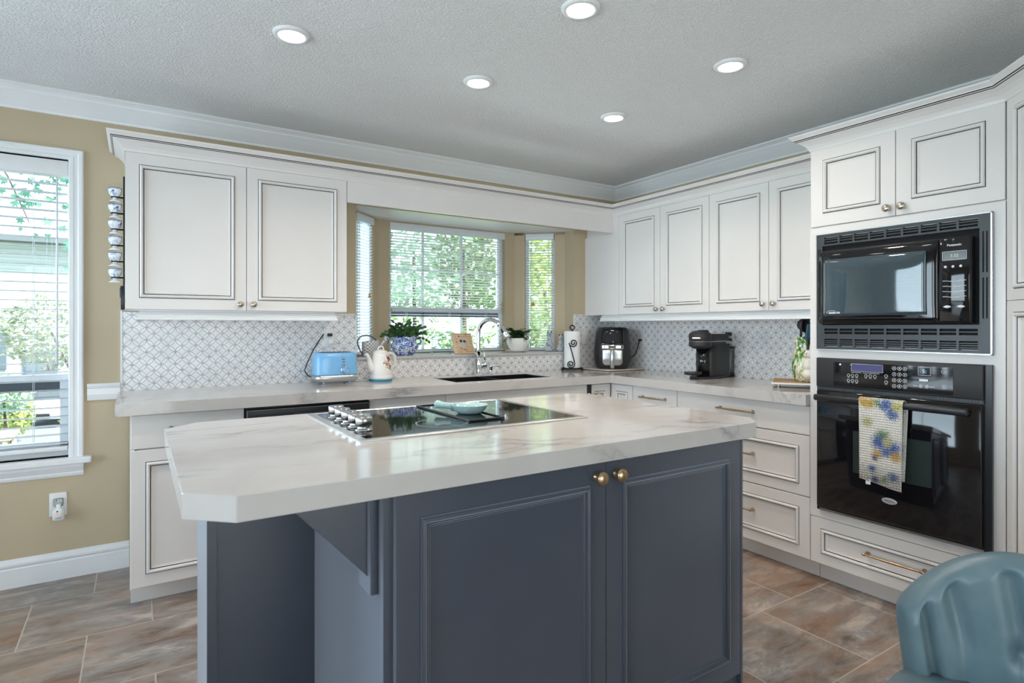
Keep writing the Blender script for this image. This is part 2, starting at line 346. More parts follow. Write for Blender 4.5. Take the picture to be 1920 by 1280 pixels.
    def panel(s, o, U, N, w, h, rings):
        """nested rectangles: rings (inset, height, material of the band that follows); o lower-left corner on the face plane"""
        o = Vector(o); U = Vector(U); N = Vector(N); V = Vector((0, 0, 1)); R = []
        for ins, ht, m in rings:
            R.append([s.v(o + U*x + V*z + N*ht) for x, z in ((ins, ins), (w-ins, ins), (w-ins, h-ins), (ins, h-ins))])
        for k in range(len(R)-1):
            for i in range(4): s.face([R[k][i], R[k][(i+1) % 4], R[k+1][(i+1) % 4], R[k+1][i]], rings[k][2])
        s.face(R[0][::-1], 0); s.face(R[-1], rings[-1][2]); return s
    def quad(s, pts, m=0, smooth=False): return s.face([s.v(p) for p in pts], m, smooth)
    def link(s, name, mats, parent=None, local=False, bevel=0, seg=2, sub=0, smooth=None):
        bm = s.bm; bmesh.ops.recalc_face_normals(bm, faces=bm.faces[:])
        me = bpy.data.meshes.new(name)
        if smooth is not None:
            for f in bm.faces: f.smooth = smooth
        bm.to_mesh(me); bm.free()
        for q in (mats if isinstance(mats, (list, tuple)) else [mats]): me.materials.append(q)
        o = bpy.data.objects.new(name, me); C.objects.link(o)
        if parent is not None:
            o.parent = parent; w = WM[parent.name]; WM[o.name] = w
            if not local: me.transform(w.inverted())
        else: WM[o.name] = Matrix.Identity(4)
        if bevel:
            b = o.modifiers.new('edge', 'BEVEL'); b.width = bevel; b.segments = seg; b.limit_method = 'ANGLE'; b.angle_limit = 0.6
        if sub:
            q = o.modifiers.new('smooth', 'SUBSURF'); q.levels = sub; q.render_levels = sub
        return o
def origin_to_base(o):
    """move a top-level mesh's origin to the middle of its underside"""
    vs = [v.co for v in o.data.vertices]; lo = Vector((min(v.x for v in vs), min(v.y for v in vs), min(v.z for v in vs))); hi = Vector((max(v.x for v in vs), max(v.y for v in vs), 0))
    c = Vector(((lo.x+hi.x)/2, (lo.y+hi.y)/2, lo.z)); o.data.transform(Matrix.Translation(-c)); o.location = c; WM[o.name] = Matrix.Translation(c); return o
def struct(b, name, mats, **kw):
    o = b.link(name, mats, **kw)
    if o.parent is None: o['kind'] = 'structure'
    return o
def text(name, body, size, mtl, parent, M, extrude=0.0004, align='CENTER', bold=0.0):
    """lettering as a thin mesh; M places its local xy plane (x right, y up, z out)"""
    cu = bpy.data.curves.new(name, 'FONT'); cu.body = body; cu.size = size; cu.extrude = extrude; cu.align_x = align; cu.align_y = 'CENTER'; cu.offset = bold; cu.resolution_u = 2
    tmp = bpy.data.objects.new('tmp', cu); C.objects.link(tmp); dg = bpy.context.evaluated_depsgraph_get()
    me = bpy.data.meshes.new_from_object(tmp.evaluated_get(dg)); bpy.data.objects.remove(tmp); bpy.data.curves.remove(cu)
    me.name = name; me.transform(M)
    if parent is not None: me.transform(WM[parent.name].inverted())
    me.materials.clear(); me.materials.append(mtl); o = bpy.data.objects.new(name, me); C.objects.link(o)
    if parent is not None: o.parent = parent; WM[o.name] = WM[parent.name]
    return o
def face_mat(o, N, U=None):
    """matrix whose z is N (out) and y is up"""
    N = Vector(N).normalized(); Vv = Vector((0, 0, 1)); Ux = Vv.cross(N).normalized(); Vv = N.cross(Ux)
    M = Matrix((Ux, Vv, N)).transposed().to_4x4(); M.translation = Vector(o); return M
def copy_thing(root, loc, rotz=0, label=None, scale=None):
    r = root.copy(); C.objects.link(r); r.location = loc; r.rotation_euler = (0, 0, rotz)
    if label: r['label'] = label
    WM[r.name] = Matrix.Translation(loc) @ Matrix.Rotation(rotz, 4, 'Z')
    for ch in list(root.children):
        c = ch.copy(); C.objects.link(c); c.parent = r
        for g in list(ch.children):
            d = g.copy(); C.objects.link(d); d.parent = c
    return r
def spiral(c, r0, r1, a0, a1, n, ax=(1, 0, 0), ay=(0, 0, 1)):
    ax = Vector(ax); ay = Vector(ay); c = Vector(c); out = []
    for i in range(n+1):
        t = i/n; r = r0+(r1-r0)*t; a = a0+(a1-a0)*t; out.append(c + ax*r*math.cos(a) + ay*r*math.sin(a))
    return out

# ------------------------------------------------------------------ room shell
H, TH, D, DT, DU, HC = 0.915, 0.053, 0.63, 0.592, 0.33, 2.398
XW, YR = -5.6, -6.2                          # left and rear walls
struct(B().box(XW-.12, .12, YR-.12, .11, -.1, 0), 'floor', FLOOR)
struct(B().box(XW-.12, .12, YR-.12, .11, HC, HC+.1), 'ceiling', CEIL)
BX0, BX1, BZ0, BZ1 = -2.209, -.45, 1.04, 2.02    # bay opening
WX0, WX1, WZ0, WZ1 = -4.74, -3.662, .60, 2.08    # left window opening
b = B()
for x0, x1, z0, z1 in ((XW-.12, WX0, 0, HC), (WX0, WX1+.035, 0, WZ0), (WX0, WX1+.035, WZ1, HC), (WX1+.035, BX0, 0, HC), (BX0, BX1, 0, BZ0), (BX0, BX1, BZ1, HC), (BX1, .12, 0, HC)):
    b.box(x0, x1, 0, .11, z0, z1)
wall_back = struct(b, 'wall_back', WALL)
wall_right = struct(B().box(0, .12, YR-.12, 0, 0, HC), 'wall_right', WALL)
b = B()
LW = [(-2.3, -.25), (-4.9, -2.9)]
for y0, y1, z0, z1 in ((YR, LW[1][0], 0, HC), (LW[1][1], LW[0][0], 0, HC), (LW[0][1], 0, 0, HC), (*LW[0], 0, .6), (*LW[0], 2.1, HC), (*LW[1], 0, .6), (*LW[1], 2.1, HC)):
    b.box(XW-.12, XW, y0, y1, z0, z1)
struct(b, 'wall_left', WALL)
b = B()
for x0, x1, z0, z1 in ((XW-.12, -4.7, 0, HC), (-1.5, .12, 0, HC), (-4.7, -1.5, 2.15, HC)): b.box(x0, x1, YR-.12, YR, z0, z1)
struct(b, 'wall_rear', WALL)
# bay: centre wall, two angled walls, soffit, ledge
YC = .385; CL, CR = (-1.922, YC), (-.76, YC); JL, JR = (BX0, .11), (BX1, .11)
CW0, CW1 = -1.838, -.852
b = B(); b.box(CL[0]-.02, CW0, YC+.0003, YC+.09, BZ0, BZ1-.0005); b.box(CW1, CR[0]+.02, YC+.0003, YC+.09, BZ0, BZ1-.0005); b.box(CL[0], CR[0], YC, YC+.09, .6, 1.055); b.box(CL[0], CR[0], YC, YC+.09, 2.0, 2.0195)
def along(A, Bp, s, off=0.0, side=1):
    d = Vector((Bp[0]-A[0], Bp[1]-A[1])); n = Vector((d.y, -d.x)).normalized()*side; return (A[0]+d.x*s+n.x*off, A[1]+d.y*s+n.y*off)
def angled(b, A, Bp, side, s0, s1, z0, z1, t=.09):
    b.prism([along(A, Bp, s0), along(A, Bp, s1), along(A, Bp, s1, t, side), along(A, Bp, s0, t, side)], z0, z1)
for A, Bp, side, w0, w1 in ((JR, CR, 1, .20, .79), (JL, CL, -1, .18, .80)):
    angled(b, A, Bp, side, 0, w0, BZ0, BZ1-.0005); angled(b, A, Bp, side, w1, 1.04, BZ0, BZ1-.0005); angled(b, A, Bp, side, 0, 1, .6, 1.055); angled(b, A, Bp, side, 0, 1, 2.0, 2.0195)
struct(b, 'wall_bay', WALL)
bay_poly = [(BX0, -.0), (BX1, -.0), (BX1, .11), (CR[0], YC), (CL[0], YC), (BX0, .11)]
struct(B().prism([(BX0, .005), (BX1, .005), (BX1+.08, .18), (CR[0]+.10, YC+.14), (CL[0]-.10, YC+.14), (BX0-.08, .18)], BZ1-.001, BZ1+.05), 'ceiling_bay', TRIM)
struct(B().prism([(BX0, -.022), (BX1, -.022), (BX1, .11), (CR[0]+.01, YC+.05), (CL[0]-.01, YC+.05), (BX0, .11)], 1.039, 1.055), 'trim_1', QUARTZ, bevel=.002)

# crown moulding at the ceiling, chair rail, baseboard
pr = [(0, HC-.104), (.010, HC-.104), (.012, HC-.092), (.016, HC-.088), (.040, HC-.060), (.058, HC-.036), (.060, HC-.033), (.064, HC-.033), (.068, HC-.022), (.078, HC-.016), (.082, HC-.012), (.088, HC-.010), (.088, HC), (0, HC)]
struct(B().sweep([(XW, 0), (0, 0), (0, YR)], pr), 'trim_2', TRIM)
pr = [(0, .876), (.012, .876), (.016, .886), (.022, .905), (.018, .925), (.014, .934), (.020, .940), (.024, .950), (.020, .960), (0, .960)]
struct(B().sweep([(WX1+.075, 0), (-3.4485, 0)], pr), 'trim_3', TRIM)
pr = [(0, 0), (.015, 0), (.015, .088), (.010, .093), (.016, .104), (.016, .112), (.008, .122), (.004, .132), (0, .134)]
struct(B().sweep([(XW, 0), (-3.409, 0)], pr), 'baseboard_back', TRIM)

# backsplash, parts of their walls, with white edge strips
bs = .008
b = B(); b.box(-3.44, BX0, -bs, 0, H, 1.326); b.box(BX0, BX1, -bs, 0, H, 1.039); b.box(BX1+.008, -.0, -bs, 0, H, 1.345)
b.link('backsplash_tile', TILE, wall_back)
b = B(); b.box(-3.448, -3.44, -.011, 0, H, 1.331); b.box(-2.37, BX0, -.010, 0, 1.326, 1.331); b.box(BX0-.004, BX0+.002, -.010, 0, 1.055, 1.331); b.box(BX1, BX1+.008, -.011, 0, 1.055, 1.349); b.box(BX1, -.32, -.010, 0, 1.345, 1.349)
b.link('tile_edge_trim', TRIM, wall_back)
b = B(); b.box(-bs, 0, -2.028, -bs, H, 1.345); b.link('backsplash_tile', TILE, wall_right)

# ------------------------------------------------------------------ windows
def win_local(b, w, z0, z1, rail=None, dark=None, vb=(), hb=None, fr=.035, d=.05):
    """vinyl window in local x 0..w, y 0..d (outwards)"""
    b.box(0, fr, 0, d, z0, z1); b.box(w-fr, w, 0, d, z0, z1); b.box(fr, w-fr, 0, d, z0, z0+fr); b.box(fr, w-fr, 0, d, z1-fr, z1)
    if rail: b.box(fr, w-fr, -.012, d, rail[0], rail[1])
    if dark: b.box(fr, w-fr, .012, d-.005, dark[0], dark[1], 1)
    for q in vb: b.box(q-.008, q+.008, .012, .03, z0+fr, z1-fr)
    if hb: b.box(fr, w-fr, .012, .03, hb-.008, hb+.008)
    return b
def window(n, M, w, z0, z1, **kw):
    root = thing('window_%d' % n, None, None, kind='structure')
    b = B(); b.M = M; win_local(b, w, z0, z1, **kw); b.link('window_frame', [VINYL, SCREEN], root, bevel=.002)
    b = B(); b.M = M; b.box(.02, w-.02, .026, .030, z0+.02, z1-.02); b.link('window_pane', GLASS, root); return root
def frame_mat(p, q):
    """local x from p to q in plan, local y to the left of travel (outdoors)"""
    d = Vector((q[0]-p[0], q[1]-p[1], 0)).normalized(); y = Vector((-d.y, d.x, 0)); M = Matrix((d, y, Vector((0, 0, 1)))).transposed().to_4x4(); M.translation = (p[0], p[1], 0); return M
w1 = window(1, frame_mat((WX0, .055), (WX1+.035, .055)), WX1+.035-WX0, WZ0, WZ1, rail=(.978, 1.008), dark=(.925, .975), vb=(), fr=.035)
b = B(); b.box(-3.703, -3.662, .062, .10, WZ0+.03, .977); b.box(WX0+.03, WX0+.075, .062, .10, WZ0+.03, .977); b.box(WX0+.03, -3.662, .062, .10, WZ0+.03, WZ0+.07); b.link('lower_sash', VINYL, w1, bevel=.002)
b = B(); rows = []                               # mitred casing with a stepped profile
for o, y in ((0, .054), (0, -.016), (.004, -.019), (.018, -.019), (.022, -.015), (.036, -.015), (.042, -.022), (.054, -.022), (.060, -.017), (.060, 0)):
    rows.append([b.v(p) for p in ((WX0-o, y, WZ0), (WX0-o, y, WZ1+o*.85), (WX1+o, y, WZ1+o*.85), (WX1+o, y, WZ0))])
for k in range(len(rows)-1):
    for i in range(3): b.face([rows[k][i], rows[k][i+1], rows[k+1][i+1], rows[k+1][i]])
b.link('window_casing', TRIM, w1)
B().box(WX0-.10, WX1+.093, -.045, .05, WZ0-.032, WZ0).link('window_stool', TRIM, w1, bevel=.006)
b = B(); b.sweep([(WX0-.06, 0), (WX1+.06, 0)], [(0, .502), (.008, .507), (.012, .520), (.010, .526), (.020, .545), (.024, .552), (.024, .568), (0, .568)]); b.link('window_apron', TRIM, w1)
window(2, frame_mat((CW0, YC+.045), (CW1, YC+.045)), CW1-CW0, 1.05, 2.01, rail=(1.365, 1.395), dark=(1.325, 1.365), vb=(.29, .62), hb=1.675, fr=.03)
pl0, pl1 = along(JL, CL, .18, .03, -1), along(JL, CL, .80, .03, -1)
window(3, frame_mat(pl0, pl1), math.dist(pl0, pl1), 1.05, 2.01, fr=.03)
pr0, pr1 = along(JR, CR, .79, .03, 1), along(JR, CR, .20, .03, 1)
window(4, frame_mat(pr0, pr1), math.dist(pr0, pr1), 1.05, 2.01, fr=.03)
for k, (y0, y1) in enumerate(LW):
    r = window(5+k, frame_mat((XW-.06, y0), (XW-.06, y1)), y1-y0, .6, 2.1, vb=((y1-y0)/2,), fr=.05)
    b = B()
    for i in range(34): b.box(XW-.05, XW-.005, y0+.03, y1-.03, .63+i*.043, .633+i*.043)
    b.link('blind_slats', SLAT, r)
r = window(7, frame_mat((-1.5, YR-.06), (-4.7, YR-.06)), 3.2, 0.0, 2.15, vb=(1.6,), fr=.07)

def blind(label, p, q, z0, z1, pitch, slat_w, off, wand=None, tassel=None, tm=TAN, cords=(.15, .85), head=.05, tilt=0.0, headname='valance'):
    M = frame_mat(p, q) @ Matrix.Translation((0, off, 0)); w = math.dist(p, q)
    root = thing('window_blind', label, 'window blind', (p[0], p[1], z0), group='white slatted window blinds')
    b = B(); b.M = M; b.rbox(.002, w-.002, -slat_w/2-.012, slat_w/2+.005, z1-head, z1, .003); b.link('headrail', VINYL if slat_w < .03 else TRIM, root)
    b = B(); b.M = M; n = int((z1-head-z0-.03)/pitch)
    for i in range(n):
        z = z0+.036+i*pitch; h = slat_w/2; dz = math.tan(tilt)*h; cv = .0025 if slat_w < .03 else .001
        pts = [(-h, -dz), (0, cv), (h, dz)]
        for (ya, za), (yb, zb) in zip(pts, pts[1:]):
            v = [b.v((x, y, z+zz)) for x, y, zz in ((.006, ya, za), (w-.006, ya, za), (w-.006, yb, zb), (.006, yb, zb))]; b.face(v)
            if slat_w > .03:
                v = [b.v((x, y, z+zz-.0028)) for x, y, zz in ((.006, yb, zb), (w-.006, yb, zb), (w-.006, ya, za), (.006, ya, za))]; b.face(v)
                if ya == -h: b.face([b.v((.006, ya, z+za-.0028)), b.v((w-.006, ya, z+za-.0028)), b.v((w-.006, ya, z+za)), b.v((.006, ya, z+za))])
    b.link('slats', SLAT, root)
    b = B(); b.M = M; b.rbox(.005, w-.005, -slat_w/2, slat_w/2, z0, z0+(.022 if slat_w > .03 else .012), .003); b.link('bottom_rail', TRIM, root)
    b = B(); b.M = M
    for c in cords:
        for yy in (-slat_w/2-.001, slat_w/2+.001): b.box(c*w-.0012, c*w+.0012, yy-.0008, yy+.0008, z0, z1-head)
    b.link('ladder_cords', SLAT, root)
    if wand:
        b = B(); b.M = M; b.cyl((wand[0], -slat_w/2-.018, wand[1]), .0045, z1-head-.01-wand[1], 8); b.link('tilt_wand', VINYL, root)
    if tassel:
        for k, tx in enumerate(tassel[0]):
            b = B(); b.M = M; b.lathe([(.002, .03), (.006, .028), (.006, .012), (.0105, .008), (.0105, 0)], (tx, -slat_w/2-.014, tassel[1]), 10); b.box(tx-.0008, tx+.0008, -slat_w/2-.0148, -slat_w/2-.0132, tassel[1]+.03, z1-head, 1); b.link('cord_tassel', [tm, SLAT], root)
    return root
blind('wide wooden-slat blind in the tall window at the left edge', (WX0, .03), (WX1, .03), .632, 2.072, .0445, .05, -.002, wand=(WX1-WX0-.045, 1.062), tassel=((WX1-WX0-.085, WX1-WX0-.065), 1.035), tm=BEIGE, cords=(.30, .87), head=.075)
blind('broad mini blind in the centre window behind the faucet', (CW0, YC+.02), (CW1, YC+.02), 1.058, 2.008, .0205, .025, 0, tassel=((CW1-CW0-.03,), 1.42), cords=(.14, .5, .83), tilt=-.20)
q0, q1 = along(JL, CL, .19, .0, -1), along(JL, CL, .79, .0, -1)
blind('narrow mini blind in the angled window behind the watering can', q0, q1, 1.058, 2.008, .0205, .025, .012, tassel=((.16,), 1.45), cords=(.2, .8), tilt=-.75)
q0, q1 = along(JR, CR, .78, .0, 1), along(JR, CR, .21, .0, 1)
blind('narrow mini blind in the angled window behind the cat figurines', q0, q1, 1.058, 2.008, .0205, .025, .012, tassel=((.055, .068), 1.42), cords=(.2, .8), tilt=-.20)

# ------------------------------------------------------------------ ceiling lights
LENS = emit('glowing_led_lens', (1.0, 0.97, 0.92), 14.0)
LL = ['leftmost recessed ceiling light, above the left wall cabinet', 'recessed ceiling light in front of the bay window', 'recessed ceiling light closest to the back right corner', 'recessed ceiling light at the very top edge of the picture', 'recessed ceiling light in front of the microwave cabinet']
first = None
for (x, y), lb in zip(DOWNLIGHTS, LL):
    if first is None:
        first = thing('ceiling_light', lb, 'ceiling light', (x, y, HC), group='recessed ceiling lights')
        B().lathe([(.048, -.004), (.052, -.012), (.066, -.010), (.070, -.002), (.070, .001)], n=36, cap=False).link('trim_ring', TRIM, first, local=True)
        B().lathe([(1e-6, -.0085), (.049, -.0085)], n=36, cap=False).link('lens', LENS, first, local=True)
    else: copy_thing(first, (x, y, HC), 0, lb)
    l = bpy.data.lights.new('downlight', 'AREA'); l.shape = 'DISK'; l.size = .09; l.energy = DOWN_W; l.spread = 2.35; l.color = (1.0, .89, .78)
    o = bpy.data.objects.new('downlight', l); C.objects.link(o); o.location = (x, y, HC-.014)

# ------------------------------------------------------------------ cabinetry
def door_rings(m=.054, th=.019, dark=1):
    return [(0, -th, 0), (0, -.0015, 0), (.0015, 0, 0), (m, 0, dark), (m+.0028, -.0008, 0), (m+.0036, .0045, 0), (m+.0065, .0085, 0), (m+.011, .0098, 0), (m+.0145, .0078, 0), (m+.0172, .003, 0), (m+.0178, -.001, dark), (m+.0212, -.002, 0), (m+.0225, -.001, 0), (m+.0245, -.0045, 0), (m+.029, -.0045, 0), (m+.030, -.006, 0)]
SLAB = [(0, -.019, 0), (0, -.0015, 0), (.0015, 0, 0)]
KP = [(.0085, 0), (.0085, .002), (.005, .004), (.0045, .013), (.007, .016), (.0145, .019), (.0155, .022), (.0125, .026), (.006, .0285), (1e-5, .029)]
def knob(parent, c, axis, m=NICKEL, s=1.0):
    return B().lathe([(r*s, h*s) for r, h in KP], c, 20, 0, axis).link('knob', m, parent)
def pull(parent, c, along_ax, axis, L=.22, m=BRASS):
    """slim bar pull, posts and turned ends; c its middle on the drawer face"""
    b = B(); U = Vector(along_ax); N = {'x': Vector((-1, 0, 0)), 'y': Vector((0, -1, 0))}[axis]; c = Vector(c)
    k = [(-L/2-.008, .004), (-L/2, .0055), (-L/2+.004, .0042), (-L/2+.02, .0042), (-L/2+.024, .0058), (-L/2+.03, .0046), (0, .0062), (L/2-.03, .0046), (L/2-.024, .0058), (L/2-.02, .0042), (L/2-.004, .0042), (L/2, .0055), (L/2+.008, .004)]
    b.tube([c+N*.030+U*t for t, r in k], [r for t, r in k], 10)
    for sgn in (-1, 1): b.lathe([(.010, 0), (.010, .003), (.0055, .006), (.0045, .022), (.0065, .028), (.005, .034)], c+U*sgn*(L/2-.004), 14, 0, axis)
    return b.link('handle', m, parent)
def front_y(parent, name, x0, x1, z0, z1, y, rings, mats=(WHITE, GLAZE), gap=.0015):
    b = B(); b.panel((x0+gap, y, z0+gap), (1, 0, 0), (0, -1, 0), x1-x0-2*gap, z1-z0-2*gap, rings); return b.link(name, list(mats), parent)
def front_x(parent, name, y0, y1, z0, z1, x, rings, mats=(WHITE, GLAZE), gap=.0015):
    b = B(); b.panel((x, y0-gap, z0+gap), (0, -1, 0), (-1, 0, 0), y0-y1-2*gap, z1-z0-2*gap, rings); return b.link(name, list(mats), parent)
DR = door_rings()
# --- upper left
UZ0, UZ1 = 1.330, 2.0825
t = thing('wall_cabinet', 'white two-door wall cabinet left of the bay window', 'cabinet', (-2.894, 0, UZ0), group='white wall cabinets')
b = B(); b.box(-3.424, -2.364, -DU+.020, -.001, UZ0, UZ1+.06); b.box(-3.424, -3.4225, -DU+.002, -DU+.02, UZ0, UZ1+.06); b.link('body', WHITE, t)
d = front_y(t, 'door', -3.423, -2.893, UZ0+.001, UZ1, -DU, DR); knob(d, (-2.925, -DU, 1.364), 'y')
d = front_y(t, 'door', -2.893, -2.365, UZ0+.001, UZ1, -DU, DR); knob(d, (-2.860, -DU, 1.364), 'y')
rail = [(0, UZ0), (.0, UZ0-.006), (.006, UZ0-.010), (.004, UZ0-.018), (.010, UZ0-.022), (.008, UZ0-.034), (.014, UZ0-.040), (.014, UZ0-.047), (-.012, UZ0-.047), (-.012, UZ0)]
B().sweep([(-3.365, -.002), (-3.365, -.30), (-2.425, -.30), (-2.425, -.002)], rail).link('light_rail', TRIM, t)
# --- valance over the bay
origin_to_base(tag(B().box(-2.3635, -DU-.0, -DU, -DU+.02, 1.961, UZ1+.06).link('valance', WHITE, bevel=.0015), 'plain white valance board spanning above the bay window', 'valance'))
# --- upper right
XZ0, XZ1 = 1.340, 2.0825
t = thing('wall_cabinet', 'white wall cabinet in the back corner above the air fryer', 'cabinet', (0, -.6, XZ0), group='white wall cabinets')
b = B(); b.box(-DU+.020, -.001, -1.2155, -.0015, XZ0, XZ1+.06); b.box(-DU, -DU+.02, -.391, -.0015, XZ0, 1.9605); b.box(-DU, -DU+.02, -.391, -DU-.0005, 1.9605, XZ1+.06); b.link('body', WHITE, t)
RN = door_rings(.052)
d = front_x(t, 'door', -.391, -.8045, XZ0, XZ1, -DU, RN); knob(d, (-DU, -.775, 1.372), 'x')
d = front_x(t, 'door', -.8045, -1.216, XZ0, XZ1, -DU, RN); knob(d, (-DU, -.838, 1.372), 'x')
t = thing('wall_cabinet', 'white wall cabinet above the coffee machine, beside the oven cabinet', 'cabinet', (0, -1.62, XZ0), group='white wall cabinets')
B().box(-DU+.020, -.001, -2.0275, -1.2165, XZ0, XZ1+.06).link('body', WHITE, t)
d = front_x(t, 'door', -1.216, -1.629, XZ0, XZ1, -DU, RN); knob(d, (-DU, -1.598, 1.380), 'x')
d = front_x(t, 'door', -1.629, -2.027, XZ0, XZ1, -DU, RN); knob(d, (-DU, -1.664, 1.380), 'x')
rail2 = [(o, z+.009) for o, z in rail]
origin_to_base(tag(B().sweep([(-.002, -.17), (-.30, -.17), (-.30, -2.0275)], rail2).link('light_rail', TRIM), 'stepped white light rail under the right-hand wall cabinets', 'moulding'))
# --- cabinet crown
def crown_prof(z): return [(-.004, z-.0015), (.003, z-.0015), (.006, z+.010), (.014, z+.024), (.028, z+.036), (.043, z+.044), (.047, z+.046), (.0500, z+.0485), (.0525, z+.051), (.0558, z+.0545), (.057, z+.058), (.064, z+.064), (.070, z+.069), (.071, z+.076), (-.004, z+.076)]
CMAT = [0]*14; CMAT[6] = 1; CMAT[8] = 1
tag(B().sweep([(-3.425, -.001), (-3.425, -DU), (-DU, -DU), (-DU, -2.0275)], crown_prof(2.083), CMAT).link('crown_moulding', [WHITE, GLAZE]), 'white crown with dark pinstripes along the lower wall cabinets and valance', 'moulding')
# --- base run, back wall
BZ, BT = .101, .8605
def toe(b, x0, x1, y0=-.505): b.box(x0, x1, y0, -.001, 0.001, BZ)
t = thing('base_cabinet', 'white base cabinet at the left end with drawer over door', 'cabinet', (-3.17, 0, 0), group='white base cabinets')
b = B(); b.box(-3.401, -2.9405, -DT+.0195, -.016, BZ, BT); b.box(-3.4025, -3.385, -DT+.002, -.016, .092, BT); toe(b, -3.4, -2.9405); b.link('body', WHITE, t)
d = front_y(t, 'drawer', -3.400, -2.9415, .706, BT-.003, -DT, SLAB); pull(d, (-3.17, -DT, .790), (1, 0, 0), 'y', .16)
front_y(t, 'door', -3.400, -2.9415, .094, .704, -DT, DR)
t = thing('dishwasher', 'black built-in dishwasher under the left counter', 'dishwasher', (-2.63, 0, 0))
B().rbox(-2.938, -2.325, -DT+.01, -.05, .10, BT-.004, .004).link('body', BLACKP, t)
B().rbox(-2.934, -2.329, -DT-.014, -DT+.012, .12, .735, .006).link('door', BLACKG, t)
b = B(); b.rbox(-2.934, -2.329, -DT-.018, -DT+.012, .74, BT-.010, .006); d = b.link('control_panel', BLACKP, t)
b = B(); b.rbox(-2.72, -2.54, -DT-.024, -DT-.016, .795, .815, .008); b.link('handle', BLACKM, d)
B().box(-2.93, -2.333, -DT-.019, -DT-.0165, .842, .845).link('edge_strip', STEEL, d)
B().box(-2.938, -2.325, -.505, -.05, .001, .099).link('toe_panel', BLACKP, t)
def slab_cab(label, x0, x1, kind):
    t = thing('base_cabinet', label, 'cabinet', ((x0+x1)/2, 0, 0), group='white base cabinets')
    b = B(); zt = .69 if kind == 'sink' else BT; b.box(x0+.001, x1-.001, -DT+.0195, -.01, BZ, zt)
    if kind == 'sink': b.box(x0+.001, x1-.001, -DT+.0195, -DT+.035, .69, BT)
    toe(b, x0+.001, x1-.001); b.link('body', WHITE, t)
    front_y(t, 'false_front' if kind == 'sink' else 'drawer', x0, x1, .714, BT-.003, -DT, SLAB)
    n = 2 if x1-x0 > .6 else 1; w = (x1-x0)/n
    for i in range(n):
        d = front_y(t, 'door', x0+i*w, x0+(i+1)*w, BZ, .711, -DT, DR); knob(d, (x0+i*w+(w-.035 if i == 0 else .035), -DT, .66), 'y')
    return t
slab_cab('white base cabinet right of the dishwasher', -2.3235, -1.868, 'drawer')
slab_cab('white sink cabinet with a long plain front below the faucet', -1.868, -.806, 'sink')
# narrow dark gap panel with a small white tag, then the corner unit with folding doors
t = thing('filler_panel', 'narrow black panel with a small white tag by the corner cabinet', 'panel', (-.786, -DT, .5))
b = B(); b.box(-.804, -.768, -DT+.004, -DT+.05, BZ, BT-.002); b.link('strip', BLACKP, t)
B().box(-.796, -.778, -DT+.0025, -DT+.0042, .775, .797).link('tag', PLATE, t)
t = thing('corner_cabinet', 'white corner base cabinet with a folding pair of narrow doors', 'cabinet', (-.2, -.2, 0), group='white base cabinets')
b = B(); b.prism([(-.766, -DT+.02), (-DT+.02, -DT+.02), (-DT+.02, -.806), (-.01, -.806), (-.01, -.01), (-.766, -.01)], BZ, BT); b.prism([(-.766, -.505), (-.505, -.505), (-.505, -.806), (-.01, -.806), (-.01, -.01), (-.766, -.01)], .001, BZ); b.link('body', WHITE, t)
RC = door_rings(.045)
d = front_y(t, 'door', -.764, -DT-.004, BZ, BT-.006, -DT, RC); knob(d, (-.735, -DT, .80), 'y')
front_x(t, 'door', -DT-.004, -.806, BZ, BT-.006, -DT, RC)
# --- base run, right wall
def drawer_unit(label, y0, y1, pl):
    t = thing('drawer_cabinet', label, 'cabinet', (0, (y0+y1)/2, 0), group='white drawer cabinets')
    b = B(); b.box(-DT+.0195, -.01, y1+.001, y0-.001, BZ, BT); b.box(-.505, -.01, y1+.001, y0-.001, .001, BZ); b.link('body', WHITE, t); ym = (y0+y1)/2
    d = front_x(t, 'drawer', y0, y1, .712, BT-.003, -DT, SLAB); pull(d, (-DT, ym, .792), (0, 1, 0), 'x', pl)
    for z0, z1, zp in ((.409, .710, .568), (BZ, .407, .268)):
        d = front_x(t, 'drawer', y0, y1, z0, z1, -DT, DR); pull(d, (-DT, ym, zp), (0, 1, 0), 'x', pl)
    return t
drawer_unit('narrow white three-drawer cabinet next to the corner cabinet', -.807, -1.186, .20)
drawer_unit('wide white three-drawer cabinet next to the tall oven cabinet', -1.187, -2.0265, .215)
# --- tall oven cabinet with two openings
TY0, TY1 = -2.028, -2.795
t = thing('oven_cabinet', 'tall white cabinet housing the microwave and wall oven', 'cabinet', (0, -2.41, 0))
b = B(); xf = -DT+.0195; xb = -.0095
MWY0, MWY1, MWZ0, MWZ1 = -2.085, -2.738, 1.157, 1.674; OVY0, OVY1, OVZ0, OVZ1 = -2.085, -2.738, .40, 1.085
b.box(xf, xb, TY0-.02, TY0, BZ, 2.19); b.box(xf, xb, TY1, TY1+.02, BZ, 2.19)
b.box(xf, xb, TY1+.02, TY0-.02, MWZ1, 2.19); b.box(xf, xb, TY1+.02, TY0-.02, OVZ1, MWZ0); b.box(xf, xb, TY1+.02, TY0-.02, BZ, OVZ0); b.box(-.03, xb, TY1+.02, TY0-.02, OVZ0, MWZ1)
b.box(-.505, -.01, TY1+.001, TY0-.001, .001, BZ)
fx = -DT    # face frame round the appliances
b.box(fx, xf, MWY0, TY0, .327, 1.7275); b.box(fx, xf, TY1, MWY1, .327, 1.7275); b.box(fx, xf, MWY1, MWY0, MWZ1, 1.7275); b.box(fx, xf, MWY1, MWY0, OVZ1, MWZ0); b.box(fx, xf, MWY1, MWY0, .327, OVZ0)
b.box(fx, xf, TY1, TY0, 2.114, 2.19)
b.link('body', WHITE, t)
RT = door_rings(.060)
